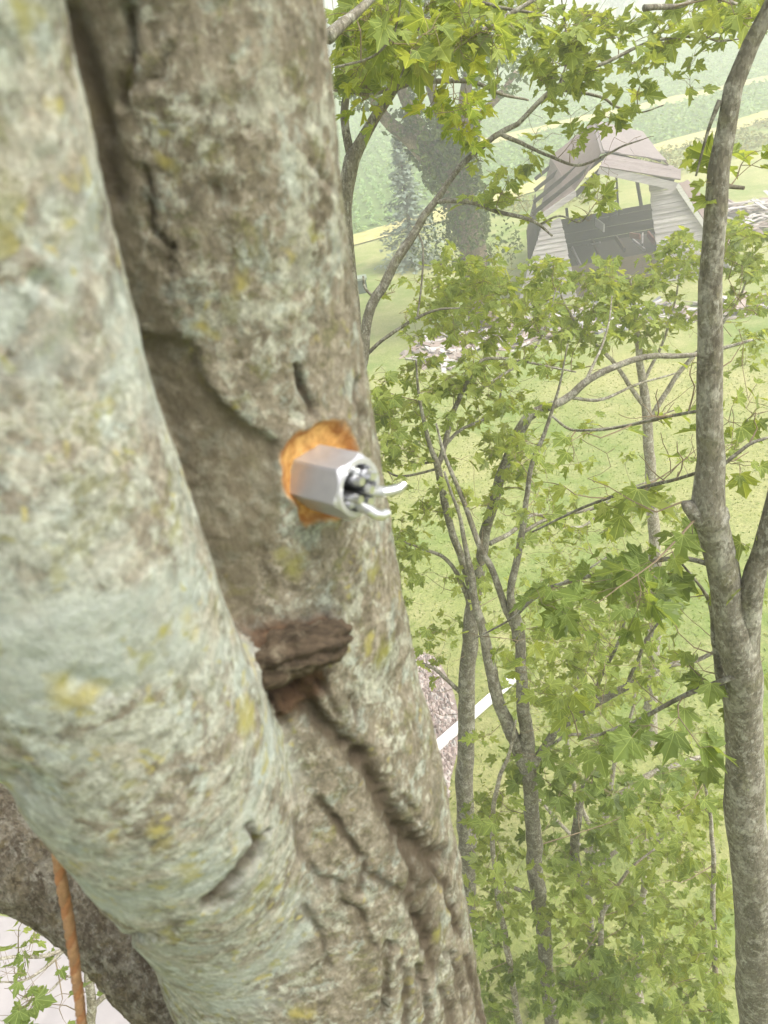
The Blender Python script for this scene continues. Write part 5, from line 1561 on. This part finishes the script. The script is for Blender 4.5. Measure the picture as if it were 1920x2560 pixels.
# ------------------------------------------------------------------ rubble and boards lying about
def debris(label, pix, spread, n, mats, group, lens=(0.6, 2.2), mound=0.3):
    c = gnd(*pix)
    c[2] = float(terrain(c[0], c[1]))
    d = thing('debris_pile', label, 'debris', tuple(c), group)
    for k in range(n):
        a, rad = rng.uniform(0, 2 * math.pi), math.sqrt(rng.uniform(0, 1))
        x, y = math.cos(a) * rad * spread[0], math.sin(a) * rad * spread[1]
        zz = mound * (1 - rad) * rng.uniform(0, 1) + 0.04
        th, ln = rng.uniform(0, math.pi), rng.uniform(*lens) / 2
        dv = np.array([math.cos(th) * ln, math.sin(th) * ln, rng.normal() * 0.08])
        V, Fc = beam(np.array([x, y, zz]) - dv, np.array([x, y, zz]) + dv, rng.uniform(.08, .24), rng.uniform(.02, .05), unit(np.array([rng.normal() * .25, rng.normal() * .25, 1])))
        V = V + rng.normal(size=V.shape) * 0.008
        obj('board', mesh_from('board', V, Fc), M[mats[int(rng.integers(0, len(mats)))]], d)
    for k in range(n // 2):
        a, rad = rng.uniform(0, 2 * math.pi), math.sqrt(rng.uniform(0, 1)) * 1.1
        s = rng.uniform(.08, .22)
        V = octv * s * rng.uniform(.6, 1.3, 3) * (1, 1, .7) + rng.normal(size=(6, 3)) * s * .2 + (math.cos(a) * rad * spread[0], math.sin(a) * rad * spread[1], s * .3)
        obj('stone', mesh_from('stone', V, octf), M['stone'], d)
debris('bright white heap of boards piled up to the right of the barn', (1870, 545), (3.4, 2.6), 150, ['white_board', 'white_board', 'pink_board'], None, (.8, 3), 1.1)
debris('pink and grey boards strewn at the barn foot behind the leaves', (1400, 815), (3.6, 1.2), 110, ['pink_board', 'pink_board', 'grey_board', 'white_board'], None)
debris('blue-grey boards lying flat before the open barn front', (1560, 790), (1.8, 0.8), 50, ['grey_board', 'grey_board', 'white_board'], None, (.8, 2.2), .15)
debris('pinkish boards strewn right of the barn below the white heap', (1850, 770), (2.4, .9), 60, ['pink_board', 'white_board'], None)
debris('whitish rubble patch on the lawn by the foot of the ivy-clad tree', (1090, 880), (1.0, 1.6), 46, ['white_board', 'pink_board'], None, (.4, 1.3), .15)
debris('pinkish rubble trail running from the ivy-clad tree towards the barn', (1250, 850), (2.6, .9), 60, ['pink_board', 'white_board'], None, (.4, 1.5), .2)

# white board lying on the gravel
pa, pb2 = gnd(1052, 1912), gnd(1290, 1700)
V, Fc = beam(pa + (0, 0, .09), pb2 + (0, 0, .09), .17, .06)
V2 = np.array(pa) * 0
wb = obj('white_board', mesh_from('white_board', V - pa, Fc), M['white_paint'], None, tuple(pa))
bv = wb.modifiers.new('bevel', 'BEVEL'); bv.width = 0.008; bv.segments = 2
tag(wb, 'long bright white board lying across the pink gravel', 'board')

# ------------------------------------------------------------------ white tarp below, left
tc = [gnd(-250, 2250), gnd(330, 2330), gnd(420, 2640), gnd(-250, 2900)]
nu, nv = 60, 60
V = []
for j in range(nv):
    for i in range(nu):
        u_, v_ = i / (nu - 1), j / (nv - 1)
        p = (tc[0] * (1 - u_) + tc[1] * u_) * (1 - v_) + (tc[3] * (1 - u_) + tc[2] * u_) * v_
        V.append(p)
V = np.array(V)
V[:, :2] += fbm(np.column_stack([V[:, :2] * .8, V[:, 2] * 0]), 2, 8)[:, None] * 0.12
q3 = np.column_stack([V[:, :2], V[:, 2] * 0])
V[:, 2] = 0.06 + 0.10 * np.abs(fbm(q3 * 0.9 + 4, 3, 18)) + 0.04 * np.abs(fbm(q3 * 3, 2, 28))
Fq = np.array([(j * nu + i, (j + 1) * nu + i, (j + 1) * nu + i + 1, j * nu + i + 1) for j in range(nv - 1) for i in range(nu - 1)])
o = obj('tarp', mesh_from('tarp', V, Fq, True), M['tarp'])
sm = o.modifiers.new('solid', 'SOLIDIFY'); sm.thickness = 0.008
tag(o, 'creased off-white tarp spread on the ground below the rope', 'tarp')

# ------------------------------------------------------------------ small box on the lawn, left
bq = gnd(897, 732)
bx = thing('utility_box', 'dark green box with pale lid on the lawn beside the big trunk', 'box', (bq[0], bq[1], 0))
V, Fc = beam(bq + (-.45, 0, .3), bq + (.4, 0, .3), .5, .6); part('body', V, Fc, M['box_green'], bx)
V, Fc = beam(bq + (-.5, 0, .645), bq + (.45, 0, .645), .6, .09); part('lid', V, Fc, M['box_lid'], bx)

# ------------------------------------------------------------------ lawn grass tufts where the lawn is near
P = []
while len(P) < 16000:
    x, y = rng.uniform(-1, 13), rng.uniform(4, 22)
    q = proj((x, y, 0))
    if q[2] > 0 and 850 < q[0] < 1960 and q[1] < 2620: P.append((x, y))
P = np.array(P)
C = np.column_stack([P, terrain(P[:, 0], P[:, 1]) + 0.015])
V, Fq = leaf_cards(C, unit(rng.normal(size=C.shape) + (0, 0, .4)), rng.uniform(.010, .026, len(C)), rng, 2.0)
o = obj('grass_tufts', mesh_from('grass_tufts', V, Fq), M['grass'])
tag(o, 'short yellow-green grass of the lawn under the trees', 'grass', kind='stuff')

# ------------------------------------------------------------------ haze
V = np.array([(x, y, z) for z in (-2.5, 17.5) for x, y in ((-520, -120), (620, -120), (620, 480), (-520, 480))], float)
hz = obj('haze', mesh_from('haze', V, [(0, 3, 2, 1), (4, 5, 6, 7), (0, 1, 5, 4), (1, 2, 6, 5), (2, 3, 7, 6), (3, 0, 4, 7)]), None)
m, n_, out = new_mat('haze_air')
pv = n_.nodes.new('ShaderNodeVolumePrincipled')
pv.inputs['Color'].default_value = (0.95, 0.97, 0.95, 1)
pv.inputs['Density'].default_value = 0.0068
pv.inputs['Anisotropy'].default_value = 0.2
n_.links.new(pv.outputs[0], out.inputs['Volume'])
hz.data.materials.append(m)
hz['kind'] = 'stuff'
tag(hz, 'pale misty air filling the whole place', 'haze')
